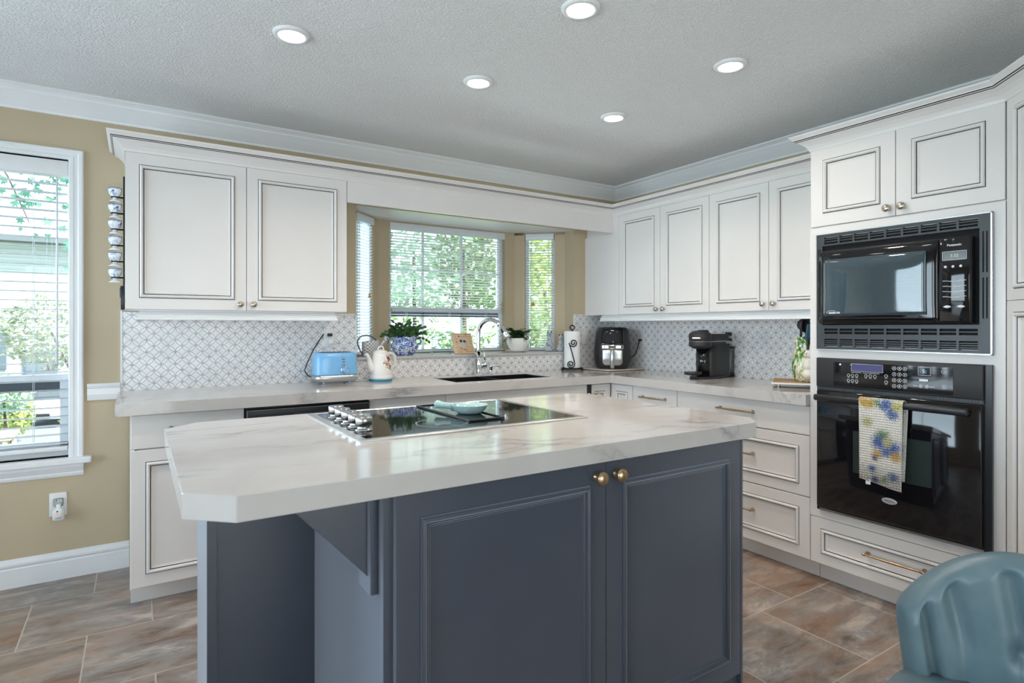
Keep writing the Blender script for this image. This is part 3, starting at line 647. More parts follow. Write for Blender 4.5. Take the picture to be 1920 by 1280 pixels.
d = front_x(t, 'door', TY0, -2.411, 1.732, 2.113, -DT, RT); knob(d, (-DT, -2.382, 1.768), 'x', s=1.1)
d = front_x(t, 'door', -2.411, TY1, 1.732, 2.113, -DT, RT); knob(d, (-DT, -2.441, 1.768), 'x', s=1.1)
d = front_x(t, 'drawer', TY0, TY1, BZ, .325, -DT, door_rings(.050)); pull(d, (-DT, -2.411, .222), (0, 1, 0), 'x', .235)
# --- angled pantry
PD = Vector((-.7071, -.7071, 0)); PN = Vector((-.7071, .7071, 0)); P0 = Vector((-DT, TY1-.001, 0)); PW = .60
t = thing('pantry_cabinet', 'tall white pantry cabinet set at an angle on the right edge', 'cabinet', tuple(P0))
def off(s, n, z=0): q = P0+PD*s+PN*n; return (q.x, q.y)
b = B(); b.prism([off(0.003, -.02), off(PW, -.02), (-.01, -3.4), (-.01, TY1-.002), (-.58, TY1-.002)], BZ, 2.19); b.prism([off(0.02, -.09), off(PW, -.09), (-.01, -3.4), (-.01, TY1-.004), (-.50, TY1-.004)], .001, BZ)
b.prism([off(0, 0), off(.004, -.02), off(PW, -.02), off(PW, 0)], 2.114, 2.19); b.link('body', WHITE, t)
for z0, z1 in ((BZ, 1.3455), (1.3475, 2.113)):
    b = B(); q = P0+PD*.004; b.panel((q.x, q.y, z0), PD, PN, PW-.008, z1-z0, door_rings(.042)); d = b.link('door', [WHITE, GLAZE], t)
tag(B().sweep([(-.001, TY0+.0005), (-DT, TY0+.0005), (-DT, TY1), off(PW, 0)], crown_prof(2.107), CMAT).link('crown_moulding', [WHITE, GLAZE]), 'white crown with dark pinstripes around the tall oven cabinet and pantry', 'moulding')

# ------------------------------------------------------------------ worktops
XL = -3.4555; b = B(); z0, z1 = H-TH, H
SX0, SX1, SY0, SY1 = -1.760, -1.030, -.515, -.165
e_ = .012; zt_ = H-.006; b.box(XL, SX0-e_, -D, -.0085, z0, z1); b.box(SX1+e_, -.0085, -D, -.0085, z0, z1); b.box(SX0-e_, SX1+e_, -D, SY0-e_, z0, z1); b.box(SX0-e_, SX1+e_, SY1+e_, -.0085, z0, z1)
b.box(SX0-e_, SX0, SY0-e_, SY1+e_, zt_, z1); b.box(SX1, SX1+e_, SY0-e_, SY1+e_, zt_, z1); b.box(SX0, SX1, SY0-e_, SY0, zt_, z1); b.box(SX0, SX1, SY1, SY1+e_, zt_, z1); b.box(-D, -.0085, -2.027, -D, z0, z1)
ct = b.link('countertop', QUARTZ); tag(ct, 'white marble-look L-shaped countertop along the back and right walls', 'countertop'); origin_to_base(ct)
t = thing('sink', 'dark steel undermount sink with two bowls below the faucet', 'sink', ((SX0+SX1)/2, (SY0+SY1)/2, .70))
for nm, x0, x1 in (('bowl', SX0-.004, -1.415), ('bowl', -1.395, SX1+.004)):
    b = B(); y0, y1 = SY0-.004, SY1+.004; zb, zt = .70, H-.0065
    for q in ((x0, x0+.004, y0, y1), (x1-.004, x1, y0, y1), (x0+.004, x1-.004, y0, y0+.004), (x0+.004, x1-.004, y1-.004, y1)): b.box(*q, zb, zt)
    b.box(x0, x1, y0, y1, zb-.004, zb); bw = b.link(nm, SINKM, t)
    B().lathe([(.045, zb+.0005), (.045, zb+.003), (.030, zb+.002), (1e-5, zb+.002)], ((x0+x1)/2, (y0+y1)/2, 0), 20).link('drain', STEEL, bw)
B().box(-1.415, -1.395, SY0-.004, SY1+.004, .70, .835).link('divider', SINKM, t)

# island
IX0, IX1, IY0, IY1 = -3.301, -1.482, -2.394, -1.341
poly = [(IX0, -2.311), (-3.212, IY0), (-1.556, IY0), (IX1, -2.322), (IX1, -1.42), (-1.56, IY1), (-3.199, IY1), (IX0, -1.441)]
b = B(); b.prism(poly, z0, z1); o = b.link('countertop', QUARTZ, bevel=.002); tag(o, 'white marble-look island countertop with clipped corners', 'countertop'); origin_to_base(o)
KX0, KX1, KY0, KY1, XF, YB, XLI = -2.8765, -1.603, -2.375, -1.42, -2.897, -1.73, -3.205
t = thing('kitchen_island', 'navy blue island cabinet under the white countertop', 'island', ((KX0+KX1)/2, -1.9, 0))
b = B(); b.box(XF, KX1, KY0+.0195, YB, .001, z0-.0005); b.box(XLI+.014, KX1, YB, KY1, .001, z0-.0005)
b.box(XLI, XLI+.014, YB-.004, KY1, .001, z0-.0005); b.box(XLI+.0005, XLI+.028, YB-.006, YB, .001, z0-.0005)
b.box(KX1-.012, KX1, KY0, KY0+.02, .001, z0-.0005)
b.box(XF-.003, XF+.012, KY0+.016, KY0+.040, .001, z0-.0005)
b.link('body', NAVY, t, bevel=.0015)
for k, (x0, x1) in enumerate(((KX0, -2.234), (-2.234, KX1-.012))):
    d = front_y(t, 'door', x0, x1, .045, z0-.003, KY0, door_rings(.058), (NAVY, NAVY)); knob(d, (-2.272 if k == 0 else -2.198, KY0, .819), 'y', BRASS, 1.36)
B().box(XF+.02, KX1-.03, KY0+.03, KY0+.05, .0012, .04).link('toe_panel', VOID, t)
b = B(); y0, y1 = -2.300, -2.255; tri = [(XF-.02, z0-.0005), (-3.105, z0-.0005), (XF-.02, .655)]
a_ = [b.v((x, y0, z)) for x, z in tri]; c_ = [b.v((x, y1, z)) for x, z in tri]; b.face(a_); b.face(c_[::-1])
for i in range(3): b.face([a_[i], c_[i], c_[(i+1) % 3], a_[(i+1) % 3]])
cb = b.link('corbel', NAVY, t, bevel=.002); B().box(XF-.02, XF, y0-.022, y1+.022, .617, z0-.0005).link('corbel_backing', NAVY, cb, bevel=.003)

# ------------------------------------------------------------------ cooktop
t = thing('cooktop', 'black glass electric cooktop with steel edge set into the island', 'cooktop', (-2.41, -1.69, H))
X0, X1, Y0, Y1 = -2.838, -1.992, -2.008, -1.378
b = B(); rg = [(0, 0, 0), (0, .004, 0), (.006, .006, 0), (.024, .006, 0), (.026, .0045, 0)]
V4 = []
for ins, ht, m in rg: V4.append([b.v((x, y, H+ht)) for x, y in ((X0+ins, Y0+ins), (X1-ins, Y0+ins), (X1-ins, Y1-ins), (X0+ins, Y1-ins))])
for k in range(len(V4)-1):
    for i in range(4): b.face([V4[k][i], V4[k][(i+1) % 4], V4[k+1][(i+1) % 4], V4[k+1][i]])
b.link('steel_frame', STEEL, t)
g = B().box(X0+.026, X1-.026, Y0+.026, Y1-.026, H+.0002, H+.0048).link('glass_top', BLACKG, t)
GREYP = mat('grey_printed_ring', (0.16, 0.17, 0.18), 0.2)
for cx, cy, rr in ((-2.50, -1.84, .085), (-2.50, -1.54, .11), (-2.18, -1.84, .11), (-2.18, -1.54, .085)):
    B().lathe([(rr, H+.00485), (rr+.002, H+.0050), (rr+.004, H+.00485)], (cx, cy, 0), 48, cap=False).link('burner_ring', GREYP, g)
KNOBM = m_brushed('brushed_knob_steel', (0.52, 0.51, 0.50), 0.24)
for k in range(5):
    cy = -1.535-k*.0765
    kb = B().lathe([(.026, H+.0048), (.027, H+.008), (.021, H+.010), (.0195, H+.018), (.0205, H+.020), (.0255, H+.022), (.0265, H+.046), (.024, H+.0485), (1e-5, H+.049)], (-2.772, cy, 0), 28).link('knob', KNOBM, t)
    B().box(-2.7735, -2.7705, cy-.024, cy-.004, H+.0488, H+.0496).link('pointer', BLACKP, kb)

# ------------------------------------------------------------------ wall oven
OX = -DT-.001
t = thing('wall_oven', 'black built-in wall oven in the tall cabinet', 'oven', (OX, -2.411, .363))
b = B(); b.box(-.56, -.05, OVY1+.004, OVY0-.004, OVZ0+.004, OVZ1-.004); b.box(OX-.016, OX, -2.758, -2.072, .370, 1.1005)
b.link('body', BLACKP, t)
o = B().rbox(OX-.030, OX-.014, -2.735, -2.075, .962, 1.100, .004).link('control_panel', BLACKM, t)
PX = OX-.0315
b = B(); b.box(PX, OX-.029, -2.636, -2.160, .972, 1.084); pb = b.link('display_glass', BLACKG, o)
def key(y, z, r, dot=None):
    b = B(); b.lathe([(r-.0013, 0), (r-.0013, .0006), (r, .0006), (r, 0)], (PX, y, z), 18, 0, 'x', cap=False)
    if dot == 'in': b.box(PX-.0005, PX, y-.0015, y+.0015, z-.003, z+.003)
    if dot == 'under': b.box(PX-.0005, PX, y-.005, y+.005, z-.0105, z-.0092)
    b.link('touch_button', PRINT, pb)
for r in range(4):
    for c in range(3): key(-2.420-c*.021, 1.0685-r*.0255, .0082, 'in')
for r in range(2):
    for c in range(3): key(-2.228-c*.018, 1.026-r*.024, .0064, 'under')
    key(-2.388, 1.033-r*.0265, .0066, 'under'); key(-2.522-r*.022, 1.000, .0066, 'in')
for c in range(3): key(-2.304-c*.019, 1.028, .0066, 'under')
key(-2.606, 1.066, .0095, 'in'); key(-2.606, 1.004, .0085, 'in')
b = B()
for q in ((-2.248, -2.235, 1.0715, 1.0735), (-2.375, -2.240, 1.079, 1.080), (-2.375, -2.240, 1.0455, 1.0465), (-2.241, -2.240, 1.0455, 1.080), (-2.375, -2.374, 1.0455, 1.080), (-2.36, -2.29, 1.0395, 1.0408), (-2.285, -2.24, 1.0395, 1.0408)): b.box(PX-.0005, PX, *q)
for q in ((-2.558, -2.512, 1.079, 1.080), (-2.558, -2.512, 1.046, 1.047), (-2.513, -2.512, 1.046, 1.08), (-2.558, -2.557, 1.046, 1.08), (-2.615, -2.597, 1.0785, 1.080), (-2.548, -2.516, 1.021, 1.030), (-2.573, -2.555, .999, 1.001), (-2.51, -2.495, .999, 1.001)): b.box(PX-.0005, PX, *q)
b.link('printed_lettering', PRINT, pb)
B().box(PX-.0006, PX, -2.373, -2.242, 1.047, 1.079).link('oven_display', emit('oven_display_glow', (0.10, 0.11, 0.24), 0.9), pb)
text('clock_digits', '5:', .022, emit('blue_digits', (0.35, 0.6, 1.0), 1.3), pb, face_mat((PX-.0003, -2.535, 1.062), (-1, 0, 0)))
b = B(); b.M = Matrix.Translation((PX-.0004, -2.190, 1.0735)) @ Matrix.Rotation(PI/4, 4, 'X'); b.box(0, .0004, -.004, .004, -.004, .004); b.link('oven_emblem', PRINT, pb)
b = B(); b.box(OX-.026, OX-.016, -2.735, -2.08, .948, .962)
for i in range(60): b.box(OX-.028, OX-.0255, -2.730+i*.0108, -2.7255+i*.0108, .9505, .9595)
b.link('vent_strip', LOUV, t)
d = B().rbox(OX-.040, OX-.017, -2.733, -2.082, .392, .946, .005).link('door', BLACKG, t)
WINM = mat('oven_window_tint', (0.03, 0.045, 0.042), 0.06, spec=0.9)
B().box(OX-.0406, OX-.039, -2.565, -2.252, .585, .775).link('oven_window', WINM, d)
b = B(); b.rbox(OX-.083, OX-.058, -2.700, -2.088, .900, .930, .009, seg=4)
for y in (-2.682, -2.106): b.rbox(OX-.066, OX-.038, y-.013, y+.013, .903, .927, .005)
b.link('handle', BLACKP, d)
EM = mat('silver_oval_badge', (0.75, 0.78, 0.82), 0.25, 0.6)
b = B(); b.lathe([(1, 0), (1, .0015), (.93, .0025), (1e-5, .0025)], (OX-.040, -2.405, .4925), 32, 0, 'x', sx=1, sy=1)
for v in b.bm.verts: v.co.y = -2.405+(v.co.y+2.405)*.031; v.co.z = .4925+(v.co.z-.4925)*.0135
bd = b.link('badge', EM, d); text('badge_lettering', 'Whirlpool', .0105, mat('badge_ink', (.10, .11, .13), .5), bd, face_mat((OX-.0426, -2.405, .4925), (-1, 0, 0)))
b = B(); b.box(OX-.020, OX-.012, -2.733, -2.085, .372, .381); b.link('lower_trim', STEEL, t)

# ------------------------------------------------------------------ microwave in its louvred trim frame
t = thing('microwave_oven', 'black built-in microwave in a louvred surround above the oven', 'microwave', (OX, -2.411, 1.142))
Y0m, Y1m, Z0m, Z1m = -2.069, -2.753, 1.1425, 1.688
b = B(); xs = OX-.012
b.box(xs, OX, Y1m, Y0m, Z0m, 1.1545); b.box(xs, OX, Y1m, Y0m, 1.676, Z1m); b.box(xs, OX, Y1m, Y1m+.036, 1.256, 1.634); b.box(xs, OX, Y0m-.026, Y0m, 1.256, 1.634)
b.box(xs, OX, Y1m, Y0m, 1.191, 1.214); b.box(xs, OX, Y1m, Y0m, 1.240, 1.256); b.box(xs, OX, Y1m, Y0m, 1.634, 1.642)
def louvres(b, z0, z1, ya, yb, nb, nv):
    b.box(xs, OX, Y1m, yb, z0, z1); b.box(xs, OX, ya, Y0m, z0, z1)
    w = (ya-yb)/nv; ys = [ya]+[ya-i*w for i in range(1, nv)]+[yb]
    for i in range(1, nv): b.box(xs, OX-.001, ya-i*w-.0045, ya-i*w+.0045, z0, z1)
    for i in range(nv):
        a0 = ys[i]-(.0045 if i else 0); a1 = ys[i+1]+(.0045 if i < nv-1 else 0)
        for k in range(1, nb+1): z = z0+(z1-z0)*k/(nb+1); b.box(xs+.002, OX-.002, a1, a0, z-.0022, z+.0022)
louvres(b, 1.1545, 1.191, -2.105, -2.712, 3, 9); louvres(b, 1.214, 1.240, -2.105, -2.712, 1, 9); louvres(b, 1.642, 1.676, -2.105, -2.712, 2, 9)
for yy in (Y1m+.012, Y1m+.024, Y0m-.009, Y0m-.017):
    for za, zb in ((1.28, 1.44), (1.46, 1.62)): b.box(xs-.001, xs+.0005, yy-.0025, yy+.0025, za, zb, 1)
for z in (1.196, 1.2, 1.205, 1.209): b.box(xs-.001, xs, Y1m, Y0m, z-.001, z+.001)
b.link('louvred_surround', [LOUV, VOID], t)
b = B(); b.box(xs-.003, OX, Y1m-.005, Y1m, Z0m-.004, Z1m+.004); b.box(xs-.003, OX, Y0m, Y0m+.003, Z0m-.004, Z1m+.004); b.box(xs-.003, OX, Y1m-.005, Y0m+.003, Z0m-.004, Z0m-.0004); b.box(xs-.003, OX, Y1m-.005, Y0m+.003, Z1m+.0004, Z1m+.004)
b.link('silver_edge', STEEL, t)
B().box(OX+.002, -.05, MWY1+.003, MWY0-.003, MWZ0+.003, MWZ1-.003).link('cavity_lining', VOID, t)
b = B(); b.rbox(OX-.036, OX+.0, -2.700, -2.093, 1.262, 1.606, .004); mb = b.link('body', BLACKP, t)
# bulging glossy door
def bulge(y0, y1, z0, z1, x, dep, n=20, m=16):
    b = B(); g = []
    for j in range(m+1):
        row = []
        for i in range(n+1):
            u, w = i/n, j/m; e = (1-(2*u-1)**4)*(1-(2*w-1)**4); row.append(b.v((x-dep*(.35+.65*e), y0+(y1-y0)*u, z0+(z1-z0)*w)))
        g.append(row)
    for j in range(m):
        for i in range(n): b.face([g[j][i], g[j][i+1], g[j+1][i+1], g[j+1][i]], 0, True)
    for ed in (g[0], g[-1], [r[0] for r in g], [r[-1] for r in g]):
        bk = [b.v((x+.002, v.co.y, v.co.z)) for v in ed]
        for i in range(len(ed)-1): b.face([ed[i], ed[i+1], bk[i+1], bk[i]])
    return b
md = bulge(-2.095, -2.590, 1.266, 1.602, OX-.036, .014).link('door', BLACKG, t)
MWG = mat('smoked_door_glass', (0.045, 0.07, 0.085), 0.04, spec=0.9)
b = bulge(-2.122, -2.548, 1.298, 1.562, OX-.0485, .006, 24, 18); b.link('door_window', MWG, md)
cp = B().rbox(OX-.046, OX-.034, -2.699, -2.593, 1.266, 1.602, .005).link('control_panel', BLACKG, t)
PX2 = OX-.0465
b = B()
def line(y0, y1, z0, z1): b.box(PX2-.0006, PX2+.0006, y1, y0, z0, z1)
for q in ((-2.605, -2.687, 1.548, 1.5495), (-2.605, -2.687, 1.514, 1.5155), (-2.605, -2.6065, 1.514, 1.5495), (-2.6855, -2.687, 1.514, 1.5495)): line(*q)
b.link('clock_border', PRINT, cp)
for y in (-2.616, -2.642, -2.668): B().lathe([(.0055, 0), (.0045, .003), (1e-5, .0035)], (PX2, y, 1.488), 14, 0, 'x').link('button', PRINT, cp)
for z in (1.432, 1.411, 1.390, 1.369): b = B(); b.tube([(PX2-.0004, -2.606-(.080*i/24), z-.003*math.sin(PI*i/24)*(1 if 6 < i < 18 else .4)) for i in range(25)], .0011, 5); b.link('key_row', PRINT, cp)
for y in (-2.622, -2.668): b = B(); b.tube([(PX2, y+.013-.026*i/10, 1.328) for i in range(11)], [.0015+.0045*math.sin(PI*i/10) for i in range(11)], 8); b.link('button', PRINT, cp)
B().box(PX2-.0004, PX2+.0004, -2.684, -2.608, 1.5165, 1.5465).link('clock_window', mat('lcd_window', (0.10, 0.115, 0.11), 0.12), cp)
text('clock_digits', '3:32', .017, mat('lcd_digits', (0.62, 0.66, 0.55), 0.5), cp, face_mat((PX2-.0006, -2.646, 1.5315), (-1, 0, 0)))
text('brand_lettering', 'Panasonic', .0125, PRINT, cp, face_mat((PX2-.0004, -2.646, 1.574), (-1, 0, 0)), bold=.0003)
text('door_lettering', 'INVERTER', .0115, PRINT, md, face_mat((OX-.0528, -2.175, 1.3125), (-1, 0, 0)), bold=.0003)
b = B(); b.tube([(OX-.0527, -2.162-.024*math.cos(a*PI/14), 1.3165+.0065*math.sin(a*PI/14)) for a in range(4, 24)], .0008, 5); b.link('door_swoosh', PRINT, md)

# ------------------------------------------------------------------ small things on the counters
def sup(a, n):
    c, s_ = math.cos(a), math.sin(a); return (math.copysign(abs(c)**(2/n), c), math.copysign(abs(s_)**(2/n), s_))
def superloft(b, secs, n=48, e=4.0, mats=None, cap=True, dx=0, dy=0):
    """stacked rounded-rectangle sections (z, half x, half y[, exponent, dx, dy])"""
    R = []
    for q in secs:
        z, hx, hy = q[:3]; ee = q[3] if len(q) > 3 else e; ox = q[4] if len(q) > 4 else 0; oy = q[5] if len(q) > 5 else 0
        R.append([b.v((dx+ox+hx*sup(2*PI*i/n, ee)[0], dy+oy+hy*sup(2*PI*i/n, ee)[1], z)) for i in range(n)])
    for k in range(len(R)-1):
        for i in range(n): b.face([R[k][i], R[k][(i+1) % n], R[k+1][(i+1) % n], R[k+1][i]], mats[k] if mats else 0, True)
    if cap: b.face(R[0][::-1], mats[0] if mats else 0); b.face(R[-1], mats[-1] if mats else 0)
    return b
# toaster
BLUE = mat('powder_blue_enamel', (0.20, 0.47, 0.78), 0.18, var=0.02)
t = thing('toaster', 'powder blue two-slice toaster on the back counter', 'toaster', (-2.392, -.175, H))
b = B(); superloft(b, [(.012, .108, .066), (.016, .120, .074), (.030, .126, .079), (.050, .1265, .0795), (.0515, .124, .077)]); b.link('steel_base', STEEL, t, local=True)
b = B(); superloft(b, [(.0515, .1255, .0785), (.060, .1255, .0785), (.150, .1225, .0755), (.172, .119, .072), (.180, .113, .066), (.183, .105, .058)]); b.link('body', BLUE, t, local=True)
b = B()
for y in (-.025, .025): b.box(-.085, .085, y-.014, y+.014, .1825, .1845)
b.link('bread_slots', VOID, t, local=True)
b = B(); b.lathe([(.0220, 0), (.0220, .009), (.0165, .011), (.0165, .004), (1e-5, .004)], (.035, -.0765, .083), 28, 0, 'y'); k = b.link('dial_ring', CHROME, t, local=True)
B().lathe([(.0155, .004), (.0155, .014), (.013, .016), (1e-5, .016)], (.035, -.0765, .083), 28, 0, 'y').link('dial', BLUE, k, local=True)
CU = mat('copper_buttons', (0.42, 0.22, 0.12), 0.3, 0.8)
for z in (.112, .128, .144): B().rbox(.020, .040, -.0795, -.0745, z-.0022, z+.0022, .002).link('button', CU, t, local=True)
b = B(); b.box(.016, .040, -.0775, -.0745, .158, .166); b.link('faint_badge', mat('faint_grey_print', (0.36, 0.50, 0.66), 0.4), t, local=True)
b = B(); b.rbox(.122, .135, -.018, .018, .120, .132, .004); b.link('lever', STEEL, t, local=True)
b = B()
for x in (-.075, .075):
    for y in (-.05, .05): b.cyl((x, y, 0), .008, .0125, 12)
b.link('feet', mat('clear_blue_foot', (.45, .6, .75), .2), t, local=True)
b = B(); b.tube([(-.02, .163, .288), (-.03, .150, .28), (-.09, .12, .20), (-.135, .10, .115), (-.152, .085, .075), (-.135, .07, .045), (-.118, .055, .040)], .0035, 8); b.link('cord', CORD, t, local=True)
# kettle
t = thing('kettle', 'white ceramic electric kettle with painted roses beside the toaster', 'kettle', (-2.105, -.165, H))
TEAL = mat('teal_base_ring', (0.02, 0.22, 0.34), 0.15)  # the kettle base ring's own teal
B().lathe([(.070, 0), (.072, .003), (.072, .012), (.069, .014)], n=40).link('base', TEAL, t, local=True)
ROSE = m_floral('ceramic_with_roses', (0.82, 0.795, 0.765), [((.036, -.052, .140), .030, (0.26, 0.03, 0.05)), ((.020, -.062, .108), .030, (0.60, 0.27, 0.20)), ((.038, -.050, .082), .022, (0.30, 0.20, 0.06)), ((.004, -.066, .140), .012, (0.25, 0.06, 0.08)), ((.0, -.066, .112), .011, (0.34, 0.22, 0.08)), ((.026, -.058, .152), .014, (0.32, 0.24, 0.12))], 42, 0, 0.13)
B().lathe([(.069, .014), (.071, .018), (.071, .034), (.0695, .036), (.0695, .038), (.0705, .042), (.068, .075), (.062, .115), (.054, .150), (.045, .170), (.043, .173)], n=48, cap=False).link('body', ROSE, t, local=True)
ld = B().lathe([(.046, .170), (.047, .174), (.040, .182), (.026, .190), (.012, .193), (1e-5, .194)], n=36, cap=False).link('lid', CERAMIC, t, local=True)
b = B(); b.tube([(-.018, 0, .189), (-.017, 0, .202), (-.010, 0, .211), (0, 0, .213), (.010, 0, .211), (.017, 0, .202), (.018, 0, .189)], .005, 8); b.link('lid_loop', CERAMIC, ld, local=True)
b = B(); b.tube([(-.045, -.012, .062), (-.066, -.018, .082), (-.076, -.020, .110), (-.082, -.022, .140), (-.094, -.025, .160), (-.104, -.027, .168)], [.028, .024, .018, .013, .0105, .010], 14); b.link('spout', CERAMIC, t, local=True)
b = B(); b.tube([(.044, .004, .158), (.060, .005, .170), (.080, .006, .166), (.094, .007, .145), (.097, .007, .120), (.090, .006, .095), (.076, .005, .076), (.064, .004, .066)], [.009, .0095, .010, .010, .0095, .009, .0085, .008], 10); b.link('handle', CERAMIC, t, local=True)
b = B(); b.tube([(-.06, .03, .006), (-.10, .035, .004), (-.15, .03, .004), (-.19, .06, .004), (-.215, .09, .004)], .0035, 8); b.link('cord', PLATE, t, local=True)
# watering can on the ledge
LZ = 1.0552
t = thing('watering_can', 'small lattice-patterned watering can on the window ledge behind the kettle', 'watering can', (-2.093, .055, LZ))
b = B(); superloft(b, [(0, .054, .034, 2.5), (.004, .056, .036, 2.5), (.092, .056, .036, 2.5)], 36, cap=False)
b.bm.verts.ensure_lookup_table()
for v in b.bm.verts:
    if v.co.z > .08: v.co.z += .010+.13*v.co.x
bt = [v for v in b.bm.verts if abs(v.co.z) < 1e-6]; b.face(bt[::-1]); b.link('body', m_lattice(), t, local=True)
b = B(); b.tube([(.040, -.012, .030), (.062, -.016, .062), (.085, -.02, .098), (.098, -.022, .115), (.106, -.023, .124)], [.013, .010, .009, .014, .022], 14); b.link('spout', m_lattice(), t, local=True)
b = B(); b.tube([(-.053, 0, .012), (-.066, 0, .035), (-.080, 0, .065), (-.087, 0, .092), (-.080, 0, .117), (-.058, 0, .134), (-.026, 0, .138), (.008, 0, .130), (.030, 0, .112), (.038, 0, .100)], .0045, 8); b.link('handle', mat('navy_white_handle', (0.10, 0.12, 0.18), 0.2), t, local=True)
# potted plants
LEAFD = m_leaf('dark_green_leaf', (0.012, 0.045, 0.012), (0.035, 0.10, 0.025), 0.15)
LEAFC = m_leaf('cactus_green', (0.022, 0.065, 0.022), (0.055, 0.14, 0.04), 0.15)
def leaf(b, p, d, L, wd, up=(0, 0, 1), m=0, fold=.2):
    p = Vector(p); d = Vector(d).normalized(); s_ = d.cross(Vector(up)); s_ = s_.normalized() if s_.length > 1e-4 else Vector((1, 0, 0)); n = s_.cross(d)
    st = ((0, .35), (.25, .9), (.55, 1), (.82, .65), (1, .05)); rows = []
    for u, k in st: c = p+d*L*u; rows.append((b.v(c+s_*wd*k+n*wd*fold*k), b.v(c), b.v(c-s_*wd*k+n*wd*fold*k)))
    for r0, r1 in zip(rows, rows[1:]):
        b.face([r0[0], r1[0], r1[1], r0[1]], m, True); b.face([r0[1], r1[1], r1[2], r0[2]], m, True)
    return p+d*L
t = thing('potted_plant', 'leafy cactus in a blue and white flower-patterned pot on the ledge', 'potted plant', (-1.852, .065, LZ))
CH = m_china('blue_transferware', 42, 0.485)
b = B(); prof = [(.055, 0), (.062, .004), (.066, .010), (.090, .035), (.102, .058), (.100, .076), (.085, .092), (.083, .100), (.094, .112), (.099, .122), (.096, .128), (.088, .124), (.080, .105), (.05, .10), (1e-5, .10)]
b.lathe([(r_*.91, z_) for r_, z_ in prof], n=60, cap=False)
for v in b.bm.verts:
    a = math.atan2(v.co.y, v.co.x)
    if .11 < v.co.z: v.co.z += .006*math.sin(9*a); k = 1+.025*math.sin(9*a); v.co.x *= k; v.co.y *= k
    elif .02 < v.co.z < .09: k = 1+.018*math.cos(9*a); v.co.x *= k; v.co.y *= k
pot = b.link('pot', CH, t, local=True)
for sx in (-1, 1):
    b = B(); b.tube([(sx*.092, 0, .112), (sx*.112, 0, .110), (sx*.120, 0, .095), (sx*.112, 0, .080), (sx*.094, 0, .076)], .007, 8); b.link('pot_handle', CH, pot, local=True)
rnd = random.Random(3); b = B()
for i in range(80):
    a = rnd.uniform(0, 2*PI); el = rnd.uniform(.45, 1.5); L0 = rnd.uniform(.026, .041); p = Vector((rnd.uniform(-.05, .05), rnd.uniform(-.05, .05), .105)); k = rnd.choice((3, 4, 4, 5))
    if i < 3: a, el, k = (-.25, .95, 6) if i == 0 else ((-.05, .35, 6) if i == 1 else (PI, .3, 3))
    for j in range(k):
        d = Vector((math.cos(a)*math.cos(el), math.sin(a)*math.cos(el)*.75, math.sin(el))); p = leaf(b, p, d, L0, .0105, (math.sin(a), -math.cos(a), .4), 0, .1); el -= rnd.uniform(.05, .32); a += rnd.uniform(-.18, .18)
b.link('foliage', LEAFC, t, local=True)
t = thing('potted_plant', 'broad-leaved green plant in a white ribbed pot on the ledge', 'potted plant', (-.905, .115, LZ))
sc = B().lathe([(.055, 0), (.060, .003), (.088, .014), (.090, .017), (.084, .017), (.05, .008), (1e-5, .008)], n=48, cap=False).link('saucer', CERAMIC, t, local=True)
b = B(); b.lathe([(.042, .009), (.050, .011), (.068, .030), (.081, .058), (.084, .080), (.080, .098), (.078, .104), (.082, .108), (.076, .108), (.07, .09), (1e-5, .088)], n=72, cap=False)
for v in b.bm.verts:
    if .04 < v.co.z < .1: a = math.atan2(v.co.y, v.co.x); k = 1+.012*math.cos(18*a+ v.co.z*60); v.co.x *= k; v.co.y *= k
b.link('pot', CERAMIC, t, local=True)
b = B(); rnd = random.Random(11)
for i in range(34):
    a = rnd.uniform(0, 2*PI); el = rnd.uniform(.35, 1.3); p = Vector((rnd.uniform(-.035, .035), rnd.uniform(-.035, .035), .09)); k = rnd.choice((3, 3, 4)); L0 = rnd.uniform(.030, .044)
    if i < 5: a, el, k, L0 = ((PI, .75, 5, .044), (0, .8, 5, .045), (PI*.8, 1.1, 5, .040), (.3, 1.0, 5, .042), (PI*1.15, .5, 5, .044))[i]
    for j in range(k):
        d = Vector((math.cos(a)*math.cos(el), math.sin(a)*math.cos(el)*.8, math.sin(el))); p = leaf(b, p, d, L0, .017, (math.sin(a)*.3, -math.cos(a)*.3, 1), 0, .25); el -= rnd.uniform(.2, .55); a += rnd.uniform(-.15, .15)
b.link('foliage', LEAFD, t, local=True)
# picture board and the clear stand behind it
t = thing('picture_frame', 'pale wooden picture board leaning on the ledge left of the faucet', 'picture frame', (-1.405, .035, LZ))
WOOD = mat('pale_birch', (0.66, 0.47, 0.30), 0.5, var=.05, nscale=12)
LM = Matrix.Translation((-1.405, .035, LZ)) @ Matrix.Rotation(-math.atan(.42), 4, 'X')
def inlean(f):
    b = B(); b.M = LM; f(b); return b
fr = inlean(lambda b: b.rbox(-.080, .080, 0, .008, .0025, .160, .001)).link('board', WOOD, t)
ph = inlean(lambda b: b.box(-.027, .028, -.0012, .0, .058, .110)).link('photo', mat('photo_pale', (0.50, 0.50, 0.46), 0.3), fr)
inlean(lambda b: (b.ball((-.015, -.0012, .098), .011, 10, sy=.06), b.ball((.013, -.0012, .096), .011, 10, sy=.06), b.box(-.0265, .000, -.0016, -.001, .106, .1095), b.box(.0255, .0275, -.0016, -.001, .060, .10))).link('photo_figures', mat('photo_dark', (0.06, 0.055, 0.07), 0.4), ph)
INK = mat('brown_ink', (0.07, 0.035, 0.03), 0.6); rnd = random.Random(5)
